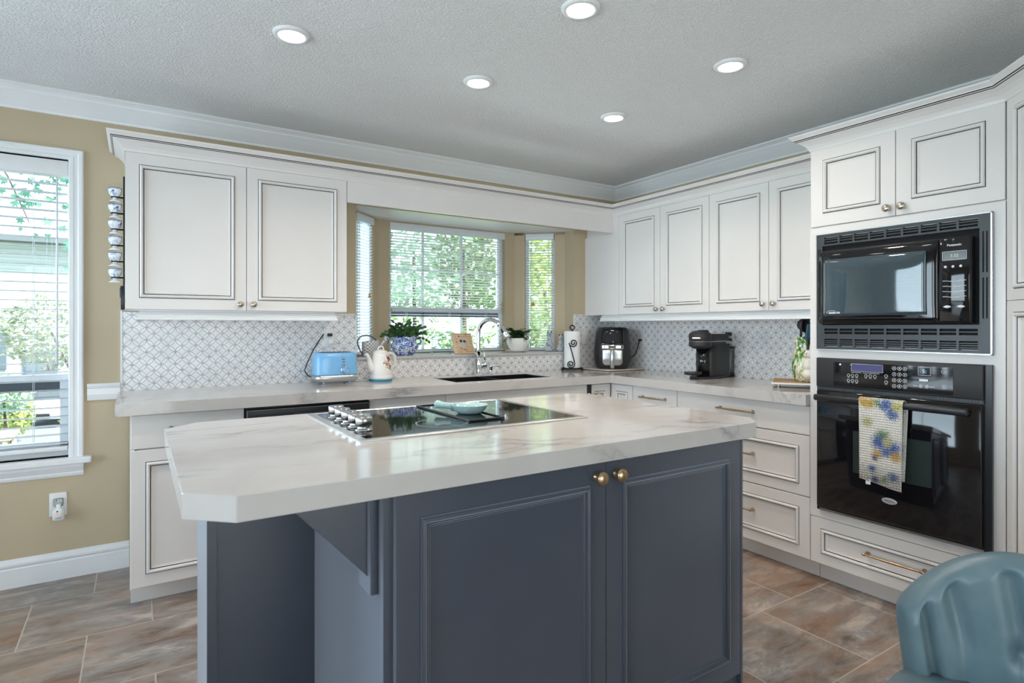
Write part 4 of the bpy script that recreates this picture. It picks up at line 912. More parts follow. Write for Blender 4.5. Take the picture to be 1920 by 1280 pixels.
def lines(b):
    for z, segs in ((.150, ((-.07, .012), (.052, .07))), (.132, ((-.068, -.045), (-.022, .07))), (.114, ((-.066, -.035), (.040, .047), (.056, .07))), (.096, ((-.045, -.034), (.048, .074))), (.078, ((-.055, -.036), (.044, .074))), (.050, ((-.062, -.008), (.022, .056))), (.032, ((-.05, -.02), (.05, .074))), (.017, ((-.055, -.015), (.03, .074)))):
        for x0, x1 in segs:
            x = x0
            while x < x1-.002: w = rnd.uniform(.003, .009); b.box(x, min(x+w, x1), -.0006, 0, z-.0011, z+.0011); x += w+.002
lines_b = inlean(lines); lines_b.link('printed_lettering', INK, fr)
def doodle(b):
    b.lathe([(.006, 0), (.0105, .0006), (.006, .0008)], (-.050, 0, .093), 18, 0, 'y', cap=False, sy=.5); b.lathe([(.008, 0), (.0105, .0006)], (.016, 0, .028), 18, 0, 'y', cap=False); b.tube([(.006, -.0005, .030), (-.008, -.0005, .036), (-.022, -.0005, .043)], .0014, 6); b.ball((-.022, 0, .043), .0035, 8, sy=.15); b.tube([(.006, -.0005, .047), (.006, -.0005, .030)], .0012, 6)
    b.rbox(-.030, -.022, -.0006, 0, .130, .142, .0002); b.ball((.068, 0, .052), .003, 8, sy=.2)
inlean(doodle).link('printed_drawings', mat('maroon_ink', (0.10, 0.03, 0.045), 0.6), fr)
text('printed_word', 'XXX', .013, INK, fr, LM @ face_mat((.032, -.0006, .149), (0, -1, 0)), bold=.0004)
b = inlean(lambda b: b.box(-.012, .012, .0085, .012, .03, .15)); b.M = None; b.box(-1.415, -1.395, .108, .112, LZ, LZ+.06); b.link('easel_back', WOOD, t)
t = thing('acrylic_stand', 'clear acrylic stand on the ledge behind the picture board', 'stand', (-1.50, .22, LZ))
ACR = m_glass('clear_acrylic', (0.90, 0.95, 0.97)); ACE = mat('frosted_acrylic_edge', (0.80, 0.84, 0.86), 0.3)
b = B(); b.box(-.075, .075, 0, .003, .003, .148); b.link('panel', ACR, t, local=True)
b = B()
for q in ((-.078, -.075, .0, .148), (.075, .078, .0, .148), (-.078, .078, .148, .151), (-.078, .078, 0, .003)): b.box(q[0], q[1], -.001, .004, q[2], q[3])
b.box(-.05, -.025, -.001, .004, .151, .155); b.link('edge', ACE, t, local=True)
b = B(); b.box(-.078, .078, .004, .05, 0, .003); b.link('foot', ACE, t, local=True)
# cat figurines
CATM = m_china('cat_blue_spots', 34, 0.53, (0.03, 0.06, 0.20), (0.56, 0.55, 0.53)); CATE = mat('cobalt_ear', (0.02, 0.04, 0.16), .2)
def cat(label, loc, s, yaw):
    t = thing('cat_figurine', label, 'figurine', loc, yaw, group='blue and white cat figurines')
    b = B(); c = [(.026, 0), (.029, .006), (.030, .025), (.026, .055), (.0185, .085), (.0150, .098), (.0175, .104), (.0205, .116), (.0195, .130), (.013, .140), (1e-5, .143)]
    b.lathe([(r*s, z*s) for r, z in c], n=24, cap=True, sy=.85)
    for sx in (-1, 1): b.tube([(sx*.010*s, -.016*s, .080*s), (sx*.011*s, -.024*s, .04*s), (sx*.012*s, -.026*s, .010*s), (sx*.012*s, -.034*s, .004*s)], [.008*s, .0075*s, .007*s, .006*s], 10); b.ball((sx*.024*s, .002*s, .022*s), .016*s, 12, sz=1.3)
    b.ball((0, -.019*s, .114*s), .008*s, 10, sz=.8)
    bd = b.link('body', CATM, t, local=True)
    for sx in (-1, 1):
        b = B(); b.lathe([(.008*s, 0), (.006*s, .010*s), (1e-5, .024*s)], (sx*.012*s, 0, .132*s), 10, sy=.6); b.link('ear', CATE, t, local=True)
    b = B()
    for sx in (-1, 1): b.ball((sx*.0075*s, -.0178*s, .121*s), .0022*s, 8)
    b.ball((0, -.0265*s, .115*s), .0018*s, 8); b.link('face_marks', CATE, bd, local=True)
    b = B(); b.tube([(.022*s, .018*s, .008*s), (.038*s, .006*s, .006*s), (.040*s, -.012*s, .006*s), (.028*s, -.024*s, .006*s)], [.006*s, .006*s, .0055*s, .004*s], 8); b.link('tail', CATM, t, local=True)
cat('larger seated blue and white cat figurine right of the white plant pot', (-.645, .055, LZ), 1.06, -.5)
cat('smaller spotted cat figurine beside the paper towel roll', (-.560, .020, LZ), .90, -.45)
# faucet and soap dispenser
t = thing('faucet', 'tall chrome gooseneck faucet behind the sink', 'faucet', (-1.388, -.125, H))
B().lathe([(.027, 0), (.027, .004), (.024, .006), (.024, .118), (.022, .121), (.0165, .122), (.0165, .124)], n=28).link('body', CHROME, t, local=True)
u = Vector((.42, -.907, 0)); R = .098
pts = [Vector((0, 0, z)) for z in (.12, .18, .24, .285)] + [u*(R-R*math.cos(a))+Vector((0, 0, .285+R*math.sin(a))) for a in [PI*i/16 for i in range(1, 14)]]
b = B(); b.tube(pts, .0145, 16); b.link('gooseneck', CHROME, t, local=True)
e0 = pts[-1]; dr = (pts[-1]-pts[-2]).normalized(); b = B(); b.tube([e0, e0+dr*.010, e0+dr*.012, e0+dr*.095, e0+dr*.10], [.0145, .0155, .0175, .0205, .018], 18); hd = b.link('spray_head', CHROME, t, local=True)
sd = Vector((-.907, -.42, 0)); b = B(); b.tube([e0+dr*.030-u*.017, e0+dr*.055-u*.0185], .006, 8); b.tube([e0+dr*.030+sd*.015, e0+dr*.058+sd*.0165], .008, 8); b.link('spray_button', BLACKP, hd, local=True)
b = B(); b.tube([(.018, -.006, .070), (.050, -.012, .070), (.056, -.013, .070)], [.0215, .0215, .020], 20); hb = b.link('handle_hub', CHROME, t, local=True)
b = B(); b.tube([(.046, -.012, .088), (.042, -.012, .13), (.040, -.012, .165)], [.006, .0055, .005], 10); b.link('lever', CHROME, hb, local=True)
t = thing('soap_dispenser', 'short chrome soap dispenser right of the faucet', 'soap dispenser', (-1.292, -.132, H))
B().lathe([(.021, 0), (.021, .004), (.0115, .007), (.0115, .045), (.0135, .047), (.0135, .066), (.011, .068)], n=22).link('body', CHROME, t, local=True)
b = B(); b.tube([(0, 0, .060), (.030, -.012, .060), (.060, -.024, .057)], [.006, .005, .0045], 10); b.link('spout', CHROME, t, local=True)
# paper towel
t = thing('paper_towel_holder', 'black iron scroll paper towel holder with a white roll', 'paper towel holder', (-.545, -.105, H), -.67)
rl = B().lathe([(.020, .020), (.0625, .020), (.0630, .024), (.0630, .296), (.0625, .300), (.020, .300), (.020, .29)], n=40, cap=False).link('paper_roll', PAPER, t, local=True)
b = B()
for p, q in (((-.075, -.070), (.075, -.070)), ((.075, -.070), (.075, .070)), ((.075, .070), (-.075, .070)), ((-.075, .070), (-.075, -.070)), ((-.075, 0), (.075, 0))): b.tube([(*p, .014), (*q, .014)], .0045, 8)
for x in (-.075, .075):
    for y in (-.07, .07): b.ball((x, y, .0095), .0095, 12)
b.link('base', IRON, t, local=True)
b = B(); b.cyl((0, 0, .014), .005, .300, 10); b.tube(spiral((0, 0, .328), .017, .017, 0, 2*PI, 20)[:-1], .0045, 8, closed=True); b.link('pole', IRON, t, local=True)
b = B(); y = -.071
top = spiral((.008, y, .212), .007, .032, PI*2.2, -PI, 40); bot = spiral((-.012, y, .050), .030, .007, 0, -PI*3.2, 40)
b.tube([p for p in top]+[Vector((-.018, y, .19)), Vector((0, y, .13)), Vector((.014, y, .075))]+[p for p in bot], .004, 8); b.link('scroll', IRON, t, local=True)
# air fryer on its board
t = thing('serving_board', 'square white board with brown edge under the air fryer', 'board', (-.25, -.23, H))
b = B(); b.rbox(-.185, .185, -.172, .172, .005, .010, .002); b.link('top', mat('pale_board_top', (0.62, 0.58, 0.54), 0.25), t, local=True)
b = B(); b.rbox(-.186, .186, -.173, .173, .0015, .005, .001); b.link('edge', mat('brown_board_edge', (0.30, 0.17, 0.10), 0.4), t, local=True)
b = B()
for x in (-.16, .16):
    for y in (-.15, .15): b.cyl((x, y, 0), .010, .0016, 10)
b.link('feet', BLACKM, t, local=True)
t = thing('air_fryer', 'black egg-shaped air fryer in the back corner', 'air fryer', (-.232, -.215, H+.0102), -.74)
FS = [(0, .100, .105), (.004, .118, .122), (.020, .128, .134), (.075, .140, .146), (.130, .142, .148), (.200, .138, .143), (.270, .128, .132), (.300, .120, .124), (.314, .108, .112), (.320, .085, .09), (.321, .04, .04)]
b = B(); superloft(b, FS, 56, 2.9); b.link('body', BLACKM, t, local=True)
def fs(z):
    for (z0, a0, c0), (z1, a1, c1) in zip(FS, FS[1:]):
        if z0 <= z <= z1: k = (z-z0)/(z1-z0); return a0+(a1-a0)*k, c0+(c1-c0)*k
def skin(b, x0f, x1f, z0, z1, eps, n=20, m=14, r=0.0, mi=0):
    """patch lying on the front of the body"""
    g = []
    for j in range(m+1):
        z = z0+(z1-z0)*j/m; hx, hy = fs(z); a = x0f(z) if callable(x0f) else x0f; c = x1f(z) if callable(x1f) else x1f; row = []
        for i in range(n+1): x = a+(c-a)*i/n; row.append(b.v((x, -hy*(1-min(.999, abs(x/hx))**2.9)**(1/2.9)-eps, z)))
        g.append(row)
    for j in range(m):
        for i in range(n): b.face([g[j][i], g[j][i+1], g[j+1][i+1], g[j+1][i]], mi, True)
    for ed in (g[0], g[-1], [q[0] for q in g], [q[-1] for q in g]):
        bk = [b.v((v.co.x*.98, v.co.y+eps+.003, v.co.z)) for v in ed]
        for i in range(len(ed)-1): b.face([ed[i], ed[i+1], bk[i+1], bk[i]], mi)
b = B(); skin(b, lambda z: -.088+.10*max(0, z-.27), lambda z: .088-.10*max(0, z-.27), .185, .312, .0015); gp = b.link('control_face', BLACKG, t, local=True)
b = B(); b.lathe([(.006, 0), (.006, .001), (1e-5, .001)], (.006, -.1422, .205), 16, 0, 'y'); b.link('blue_indicator', emit('blue_indicator_light', (.25, .55, 1), 2.0), gp, local=True)
b = B(); skin(b, -.083, .083, .155, .186, .003, m=4); b.link('chrome_band', CHROME, t, local=True)
rr = lambda z: .077-.030*max(0, (.055-z)/.03)**2
b = B(); skin(b, lambda z: -rr(z), lambda z: rr(z), .030, .150, .003); fb = b.link('basket_front', STEEL, t, local=True)
hsh = [(z, fs(max(z, .02))[1]) for z in (.004, .02, .05, .09, .13, .148)]
b = B(); b.tube([(0, -y-.030+(.012 if z > .12 else 0), z+.004) for z, y in hsh], [.012, .017, .018, .018, .018, .016], 12); b.tube([(0, -.12, .140), (0, -.175, .140)], .016, 10)
b.link('handle', STEEL, fb, local=True)
b = B(); b.tube([(.110, .090, .085), (.150, .10, .080), (.180, .097, .105), (.197, .083, .155), (.206, .068, .195), (.211, .061, .219)], .0038, 8); b.link('cord', CORD, t, local=True)
# coffee machine
t = thing('coffee_machine', 'matt black pod coffee machine with water tank on the right counter', 'coffee machine', (-.235, -1.135, H), -1.50)
b = B(); superloft(b, [(0, .070, .165, 3), (.003, .072, .167, 3), (.012, .072, .167, 3), (.015, .069, .164, 3)], dy=.015); b.link('base', BLACKM, t, local=True)
b = B(); superloft(b, [(.015, .067, .115, 4), (.018, .068, .116, 4), (.222, .068, .116, 4)], dy=.055); bd = b.link('body', BLACKM, t, local=True)
B().lathe([(.046, .018), (.046, .20)], (0, -.055, 0), 28).link('front_column', BLACKG, t, local=True)
b = B(); b.lathe([(.040, .192), (.052, .197), (.069, .208), (.071, .214), (.071, .236), (.069, .238)], (0, -.088, 0), 40); superloft(b, [(.205, .066, .10, 4), (.238, .066, .10, 4)], dy=.03); b.link('brew_head', BLACKM, t, local=True)
b = B(); b.lathe([(.069, .241), (.071, .243), (.071, .285), (.066, .291), (.045, .306), (.02, .309), (1e-5, .309)], (0, -.088, 0), 40); superloft(b, [(.241, .064, .115, 4), (.243, .066, .117, 4), (.284, .066, .117, 4), (.287, .063, .114, 4)], dy=.045); ldm = b.link('lid', BLACKM, t, local=True)
b = B(); b.lathe([(.0705, .2385), (.0705, .2408)], (0, -.088, 0), 40); b.box(-.066, .066, -.08, .15, .2385, .2408); b.link('seam_ring', CHROME, ldm, local=True)
b = B(); superloft(b, [(.300, .025, .045, 3), (.311, .022, .042, 3), (.313, .018, .038, 3)], dy=-.06); b.link('lid_button', BLACKP, ldm, local=True)
ROSEG = mat('rose_gold_lettering', (0.80, 0.52, 0.40), 0.3, 0.7)
Mz = Matrix.Translation((-.235, -1.135, H)) @ Matrix.Rotation(-1.50, 4, 'Z')
text('brand_lettering', 'NESPRESSO', .0100, ROSEG, ldm, Mz @ face_mat((.020, -.1575, .262), (.30, -1, 0)), bold=.0006)
b = B(); superloft(b, [(.026, .030, .030, 2.4), (.030, .048, .056, 2.4), (.046, .050, .058, 2.4), (.048, .047, .055, 2.4)], dy=-.165); b.box(-.02, .02, -.12, -.09, .026, .044); b.link('cup_tray', BLACKP, t, local=True)
b = B(); superloft(b, [(.030, .044, .034, 3), (.190, .048, .038, 3)], dy=.212, cap=False); tk = b.link('water_tank', m_glass('clear_tank', (.95, .97, .98)), t, local=True)
b = B(); superloft(b, [(.190, .050, .040, 3), (.202, .050, .040, 3)], dy=.212); superloft(b, [(.0, .048, .038, 3), (.028, .046, .036, 3)], dy=.212); b.link('tank_lid_and_foot', BLACKP, tk, local=True)
b = B(); b.tube([(.015, .20, .05), (.02, .215, .09), (.02, .222, .14), (.02, .226, .18)], .004, 8); b.link('tank_handle', STEEL, tk, local=True)
# utensil crock on its raised board
t = thing('trivet_board', 'raised cork-topped board under the rabbit crock', 'board', (-.235, -1.775, H), .55)
b = B(); b.rbox(-.15, .15, -.15, .15, .022, .028, .002); b.link('top', mat('cork_brown', (0.38, 0.24, 0.11), 0.7, var=.25, nscale=90), t, local=True)
b = B()
for q in ((-.154, .154, -.154, -.15), (-.154, .154, .15, .154), (-.154, -.15, -.15, .15), (.15, .154, -.15, .15)): b.box(*q, .020, .029)
b.link('rim', PLATE, t, local=True)
for x in (-.12, .12):
    for y in (-.12, .12): B().lathe([(.006, 0), (.004, .01), (.010, .0215)], (x, y, 0), 10).link('foot', PLATE, t, local=True)
CRZ = H+.0285
t = thing('utensil_crock', 'green and white ceramic rabbit crock beside the oven cabinet', 'crock', (-.215, -1.785, CRZ), -.9)
CAB = NT('painted_cabbage_leaf'); v = CAB.coord(scale=(1, 1, .45)); n1, _ = CAB.noise(v, 38, 4, .6, 2.0); n2, _ = CAB.noise(v, 7, 2)
k = CAB.math('ADD', CAB.math('MULTIPLY', n1, .6), CAB.math('MULTIPLY', n2, .4)); CAB.pbr(CAB.ramp(k, [(.36, (.015, .085, .02)), (.44, (.05, .20, .04)), (.49, (.36, .42, .14)), (.54, (.78, .76, .66))]), .15)
b = B(); b.lathe([(.052, 0), (.060, .006), (.074, .050), (.076, .100), (.066, .165), (.054, .205), (.058, .225), (.066, .238), (.060, .238), (.050, .21), (.05, .05), (1e-5, .05)], n=40, cap=False)
for v in b.bm.verts:
    a = math.atan2(v.co.y, v.co.x); k = 1+.05*math.cos(5*a+.8)*min(1, v.co.z/.1); v.co.x *= k; v.co.y *= k
    if v.co.z > .22: v.co.z += .012*math.sin(5*a)
b.link('jar', CAB.m, t, local=True)
RAB = mat('cream_rabbit_glaze', (0.78, 0.74, 0.66), .2)
b = B(); b.ball((.004, -.072, .155), .024, 14); b.ball((.002, -.074, .095), .030, 14, sz=1.4); b.ball((.0, -.080, .045), .032, 14); b.ball((-.016, -.084, .150), .010, 10)
for sx in (-1, 1): b.tube([(sx*.010, -.066, .172), (sx*.014, -.062, .195), (sx*.016, -.058, .215)], [.008, .009, .004], 8)
rb = b.link('rabbit', RAB, t, local=True); b = B(); b.ball((-.012, -.094, .160), .003, 8); b.ball((.016, -.093, .160), .003, 8); b.link('eyes', mat('pink_eye', (.25, .05, .06), .3), rb, local=True)
def utensil(name, label, cat_, x, y, lean, build, m, mh=BLACKP):
    t = thing(name, label, cat_, (-.215+x, -1.785+y, CRZ+.056), 0, group='utensils in the rabbit crock')
    Ml = Matrix.Rotation(lean[1], 4, 'Y') @ Matrix.Rotation(lean[0], 4, 'X'); b = B(); b.M = Ml; b.tube([(0, 0, 0), (0, 0, .20)], .006, 8); b.link('handle', mh, t, local=True)
    b = B(); b.M = Ml; build(b); b.link('head', m, t, local=True)
def ladle(b): b.lathe([(1e-5, -.042), (.022, -.036), (.038, -.015), (.043, .004), (.040, .004), (.034, -.012), (.018, -.030), (1e-5, -.036)], (0, -.028, .262), 24, 0, 'y', cap=False); b.tube([(0, 0, .19), (0, -.004, .235)], .007, 8)
def spat(b): b.rbox(-.030, .030, -.003, .003, .185, .275, .002)
def slot(b):
    b.rbox(-.038, .038, -.003, .003, .19, .30, .002)
    for i in range(3):
        for j in range(4): b.lathe([(.0058, .0032), (.0058, -.0032)], (-.022+.022*i, 0, .215+.022*j), 12, 1, 'y')
utensil('ladle', 'black round ladle leaning left out of the rabbit crock', 'ladle', -.010, .022, (.05, -.12), ladle, BLACKM)
utensil('slotted_spatula', 'black spatula with white-looking holes in the rabbit crock', 'spatula', .012, -.004, (.02, .02), slot, [BLACKM, PRINT])
utensil('spatula', 'blue flat spatula tucked among the black utensils', 'spatula', -.030, -.012, (.22, -.20), spat, mat('blue_silicone', (.04, .16, .26), .4))
# cooktop bits
t = thing('trivet_tray', 'thin black metal tray lying on the cooktop glass', 'tray', (-2.342, -1.653, H+.0062), 0)
b = B()
for q in ((-.072, .072, -.226, -.219), (-.072, .072, .219, .226), (-.072, -.065, -.219, .219), (.065, .072, -.219, .219)): b.box(*q, .0, .005)
b.link('rim', BLACKM, t, local=True)
b = B()
b.box(-.065, .065, -.219, .219, .0003, .0013)
b.link('floor_panel', BLACKG, t, local=True)
TEALC = mat('pale_aqua_glaze', (0.42, 0.60, 0.60), 0.12, var=.05, nscale=30)
t = thing('spoon_rest', 'pale aqua ceramic spoon rest on the black tray', 'spoon rest', (-2.325, -1.715, H+.0078), 2.32)
b = B(); b.lathe([(.030, 0), (.040, .002), (.054, .014), (.062, .030), (.064, .034), (.060, .034), (.050, .018), (.035, .007), (1e-5, .005)], n=40, cap=False, sx=1.12); b.link('bowl', TEALC, t, local=True)
b = B(); b.tube([(.058, 0, .022), (.080, 0, .026), (.105, 0, .027), (.128, 0, .030), (.136, 0, .031)], [.013, .012, .0115, .016, .012], 14); b.link('handle', TEALC, t, local=True)
# dish towel over the oven handle
TW = m_floral('waffle_towel_print', (0.78, 0.755, 0.70), [((0, .066, -.012), .040, (.62, .40, .08)), ((0, .040, -.018), .034, (.60, .40, .10)), ((0, .010, -.014), .030, (.26, .36, .12)), ((0, -.025, -.018), .046, (.05, .13, .38)), ((0, -.050, -.055), .040, (.06, .15, .42)), ((0, -.070, -.020), .038, (.58, .56, .20)), ((0, .052, -.098), .034, (.52, .50, .20)), ((0, -.010, -.150), .040, (.16, .30, .10)), ((0, .004, -.182), .048, (.05, .13, .40)), ((0, -.050, -.200), .050, (.05, .13, .40)), ((0, -.022, -.222), .034, (.07, .18, .46)), ((0, -.030, -.178), .030, (.62, .60, .26)), ((0, .012, -.236), .034, (.62, .36, .08)), ((0, -.062, -.236), .034, (.62, .36, .08)), ((0, .020, -.252), .022, (.05, .10, .26)), ((0, .032, -.300), .026, (.06, .15, .40)), ((0, -.052, -.322), .034, (.06, .15, .40)), ((0, -.020, -.338), .026, (.22, .32, .12)), ((0, .020, -.345), .026, (.06, .15, .40))], 150, .0105)
TX = OX-.083
t = tag(bpy.data.objects.new('dish_towel', bpy.data.meshes.new('dish_towel')), 'waffle dish towel with blue and yellow flowers hung on the oven handle', 'towel')
b = B(); g = []
path = [(-.004, -.350), (-.0035, -.25), (-.003, -.15), (-.003, -.06), (-.0045, -.012), (-.001, .0015), (.008, .0055), (.018, .0055), (.027, .002), (.0305, -.012), (.029, -.06), (.022, -.15), (.016, -.25), (.010, -.335)]
for k, (px, pz) in enumerate(path):
    row = []
    for i in range(19):
        u = i/18; y = .089-.178*u; w = -.0025*(1+math.sin(u*9+pz*14))*max(0, -pz)/.35 if px < 0 else 0; zz = pz-(.028*u if k == 0 else 0)*1.0-(.020*u*abs(pz)/.35 if 0 < k < 4 else 0)
        sh = (-.006 if k > 8 else 0)
        row.append(b.v((px+w-.002, y*(1-.06*max(0, -pz)/.35)+sh, zz)))
    g.append(row)
for k in range(len(g)-1):
    for i in range(18): b.face([g[k][i], g[k][i+1], g[k+1][i+1], g[k+1][i]], 0, True)
bmesh.ops.recalc_face_normals(b.bm, faces=b.bm.faces[:]); b.bm.to_mesh(t.data); b.bm.free(); t.data.materials.append(TW); C.objects.link(t); t.location = (TX, -2.390, .931); WM[t.name] = Matrix.Translation(t.location)
so = t.modifiers.new('cloth', 'SOLIDIFY'); so.thickness = .0022; so.offset = 0
b = B(); b.box(-.0085, -.0070, .038, .058, -.372, -.350); b.link('care_tag', PLATE, t, local=True)

# ------------------------------------------------------------------ egg cups on the cabinet side
SXF = -3.4242
t = thing('egg_cup_rack', 'slim black rack on the side of the left wall cabinet', 'rack', (SXF, -.2, 1.47))
b = B(); b.rbox(SXF-.0085, SXF-.0003, -.214, -.186, 1.450, 1.985, .002); b.link('strip', IRON, t)
RZ = [1.857-k*.0785 for k in range(6)]
for z in RZ:
    b = B(); zz = z+.024; b.tube([(SXF-.007, -.2, zz), (SXF-.028, -.2, zz)], .0040, 8); b.tube([(SXF-.0415+.0145*math.cos(2*PI*i/20), -.2+.0145*math.sin(2*PI*i/20), zz) for i in range(20)], .0036, 6, closed=True); b.link('arm', IRON, t)
EGG = m_china('delft_scene', 45, 0.56, (0.02, 0.05, 0.22), (0.74, 0.76, 0.78)); RIM = mat('blue_rim_line', (.06, .10, .30), .2)
names = ['topmost', 'second from the top', 'third from the top', 'fourth from the top', 'fifth from the top', 'lowest']
e0_ = None
for k, z in enumerate(RZ):
    lb = 'blue-painted white egg cup, %s on the black rack' % names[k]
    if e0_ is None:
        e0_ = thing('egg_cup', lb, 'egg cup', (SXF-.0415, -.2, z), 0, 'egg cups on the black rack')
        B().lathe([(.0095, .020), (.017, .027), (.0255, .040), (.0285, .056), (.0285, .0665), (.0268, .0665), (.0265, .055), (.022, .040), (.010, .030), (1e-5, .029)], n=28, cap=False).link('bowl', EGG, e0_, local=True)
        B().lathe([(.0245, 0), (.0250, .003), (.017, .009), (.0105, .014), (.0095, .020)], n=28, cap=False).link('foot', CERAMIC, e0_, local=True)
        B().lathe([(.0287, .0645), (.0288, .067), (.0270, .0672)], n=28, cap=False).link('rim_line', RIM, e0_, local=True)
    else: copy_thing(e0_, (SXF-.0415, -.2, z), .7*k, lb)
t = thing('key_box', 'small black box on the cabinet side below the egg cups', 'box', (SXF-.01, -.2, 1.33))
B().rbox(SXF-.0185, SXF-.0003, -.232, -.168, 1.332, 1.448, .003).link('case', mat('black_enamel_box', (.01, .013, .02), .25), t)
b = B(); b.rbox(SXF-.0225, SXF-.018, -.226, -.174, 1.390, 1.440, .002); b.link('flap', mat('dark_teal_flap', (.03, .07, .08), .3), t)

# ------------------------------------------------------------------ outlets
def outlet(label, p, axis, sockets=True, w=.070, h=.114):
    t = thing('wall_outlet', label, 'outlet', p, group='white outlet plates'); b = B(); x, y, z = p
    def bx(u0, u1, n0, n1, z0, z1, m=0, r=.0015):
        if axis == 'y': b.rbox(x+u0, x+u1, y-n1, y-n0, z+z0, z+z1, r, m)
        else: b.rbox(x-n1, x-n0, y+u0, y+u1, z+z0, z+z1, r, m)
    bx(-w/2, w/2, 0, .005, -h/2, h/2); pl = b.link('plate', PLATE, t); b = B()
    bx(-.0165, .0165, .005, .0062, -.034, .034); ins = b.link('insert', PLATE, t); b = B()
    if sockets:
        for zc in (-.019, .019):
            for uu in (-.006, .006): bx(uu-.001, uu+.001, .0061, .0068, zc-.004, zc+.004, 0, .0003)
        b.link('slots', VOID, ins)
    else: bx(-.012, .012, .006, .009, -.028, .028); b.link('rocker', PLATE, ins)
    return t
outlet('white outlet plate above the toaster', (-2.376, -bs-.0005, 1.176), 'y')
outlet('white switch plate behind the air fryer and paper towels', (-.333, -bs-.0005, 1.165), 'y', False)
outlet('white outlet plate on the right wall beside the air fryer', (-bs-.0005, -.308, 1.166), 'x')
outlet('white outlet plate behind the coffee machine', (-bs-.0005, -1.125, 1.178), 'x')
outlet('white outlet plate low on the tan wall under the tall window', (-3.704, -.0005, .371), 'y')
t = thing('power_plug', 'black plug in the outlet above the toaster', 'plug', (-2.378, -.02, 1.198)); B().rbox(-2.392, -2.364, -.034, -.0155, 1.190, 1.208, .003).link('plug_body', CORD, t)
t = thing('power_plug', 'white plug below the black one in the outlet above the toaster', 'plug', (-2.370, -.02, 1.155)); b = B(); b.rbox(-2.386, -2.354, -.040, -.0155, 1.140, 1.172, .006); b.link('plug_body', PLATE, t); b = B(); b.tube([(-2.370, -.034, 1.14), (-2.372, -.036, 1.11), (-2.378, -.034, 1.06), (-2.376, -.030, .99), (-2.36, -.030, .925)], .003, 8); b.link('cord', PLATE, t)
t = thing('power_plug', 'black plug in the right wall outlet beside the air fryer', 'plug', (-.02, -.312, 1.14)); B().rbox(-.034, -.0155, -.324, -.298, 1.136, 1.152, .003).link('plug_body', CORD, t)
t = thing('power_plug', 'upper black plug behind the coffee machine', 'plug', (-.02, -1.135, 1.205)); B().rbox(-.046, -.0155, -1.152, -1.118, 1.190, 1.212, .003).link('plug_body', CORD, t)
t = thing('power_plug', 'lower black plug behind the coffee machine', 'plug', (-.02, -1.135, 1.165)); B().rbox(-.046, -.0155, -1.152, -1.118, 1.150, 1.170, .003).link('plug_body', CORD, t)
t = thing('air_freshener', 'white plug-in air freshener with a red light in the low outlet', 'air freshener', (-3.704, -.02, .33))
b = B(); superloft(b, [(.300, .020, .014, 2.6), (.306, .024, .018, 2.6), (.340, .024, .020, 2.6), (.352, .018, .017, 2.6), (.356, .010, .011, 2.6), (.376, .010, .011, 2.6), (.378, .008, .009, 2.6)], 32, dx=-3.700, dy=-.030); bd = b.link('body', PLATE, t)
b = B(); b.rbox(-3.722, -3.682, -.020, -.0075, .362, .402, .006); b.link('plug_housing', m_glass('clear_plastic', (.92, .94, .95)), t)
B().lathe([(.0035, 0), (.0035, .0015), (1e-5, .002)], (-3.702, -.0495, .335), 12, 0, 'y').link('red_light', emit('red_indicator', (1, .12, .06), 1.6), bd)
B().lathe([(.0035, 0), (.0035, .0015), (1e-5, .002)], (-3.703, -.0490, .346), 12, 0, 'y').link('sensor', VOID, bd)
b = B(); b.box(-3.711, -3.689, -.0512, -.0495, .312, .3145); b.link('printed_line', mat('grey_print', (.22, .24, .27), .5), bd)

# ------------------------------------------------------------------ dining chair
LEA = m_leather(); AX = Vector((.957, .29, 0)); SD = Vector((.29, -.957, 0))      # AX points from the sitter to the backrest
PB = Vector((-1.825, -3.205, 0)); t = thing('dining_chair', 'teal leather dining chair with a tufted curved back in the front right corner', 'chair', tuple(PB - AX*.25))
Rb = .36; TM = .66; OC = PB-AX*Rb
b = B(); NT_, loop = 64, []
rows = []
def dv(q, z): th = q*TM*(.86+.14*min(1, (z-.43)/.27)); return AX*math.cos(th)+SD*math.sin(th)
def topz(q): return .772-.150*q*q
for i in range(NT_+1):
    q = -1+2*i/NT_; zt = topz(q); row = []
    endk = max(0, (abs(q)-.90)/.10); th_in = .030*(1-endk**2*.75); th_out = .048*(1-endk**2*.75)
    nz = 26
    for j in range(nz+1):                         # inner face, bottom to top
        z = .43+(zt-.035-.43)*j/nz; g = 0; dirv = dv(q, z)
        zk = (z-.575)/.15
        for c0 in (-.52, -.04, .44): g += math.exp(-((q-c0+.10*max(0, zk)*(1 if c0 < 0 else .5)-.03)/.085)**2)*min(1, max(.35, .6+zk))
        g += 1.5*math.exp(-((q+.80+.05*zk)/.05)**2)*(1 if z < .70 else max(0, 1-(z-.70)/.02))
        bt = sum(math.exp(-(((q-c0)/.07)**2+((z-.575)/.022)**2)) for c0 in (-.04, .44)); puff = 0
        r = Rb-th_in-.012+.020*min(1.2, g)+.018*min(1, bt); row.append(OC+dirv*r+Vector((0, 0, z)))
    for a in [PI*k/10 for k in range(1, 10)]:     # rolled top
        rc = Rb+(th_out-th_in)/2-.003; hw = (th_in+th_out)/2+.004; cr = math.exp(-((q)/.02)**2)*0
        row.append(OC+dirv*(rc-hw*math.cos(a))+Vector((0, 0, zt-.035+.035*math.sin(a))))
    for j in range(9): zz = zt-.035-(zt-.035-.43)*j/8; row.append(OC+dv(q, zz)*(Rb+th_out)+Vector((0, 0, zz)))
    rows.append([b.v(p) for p in row])
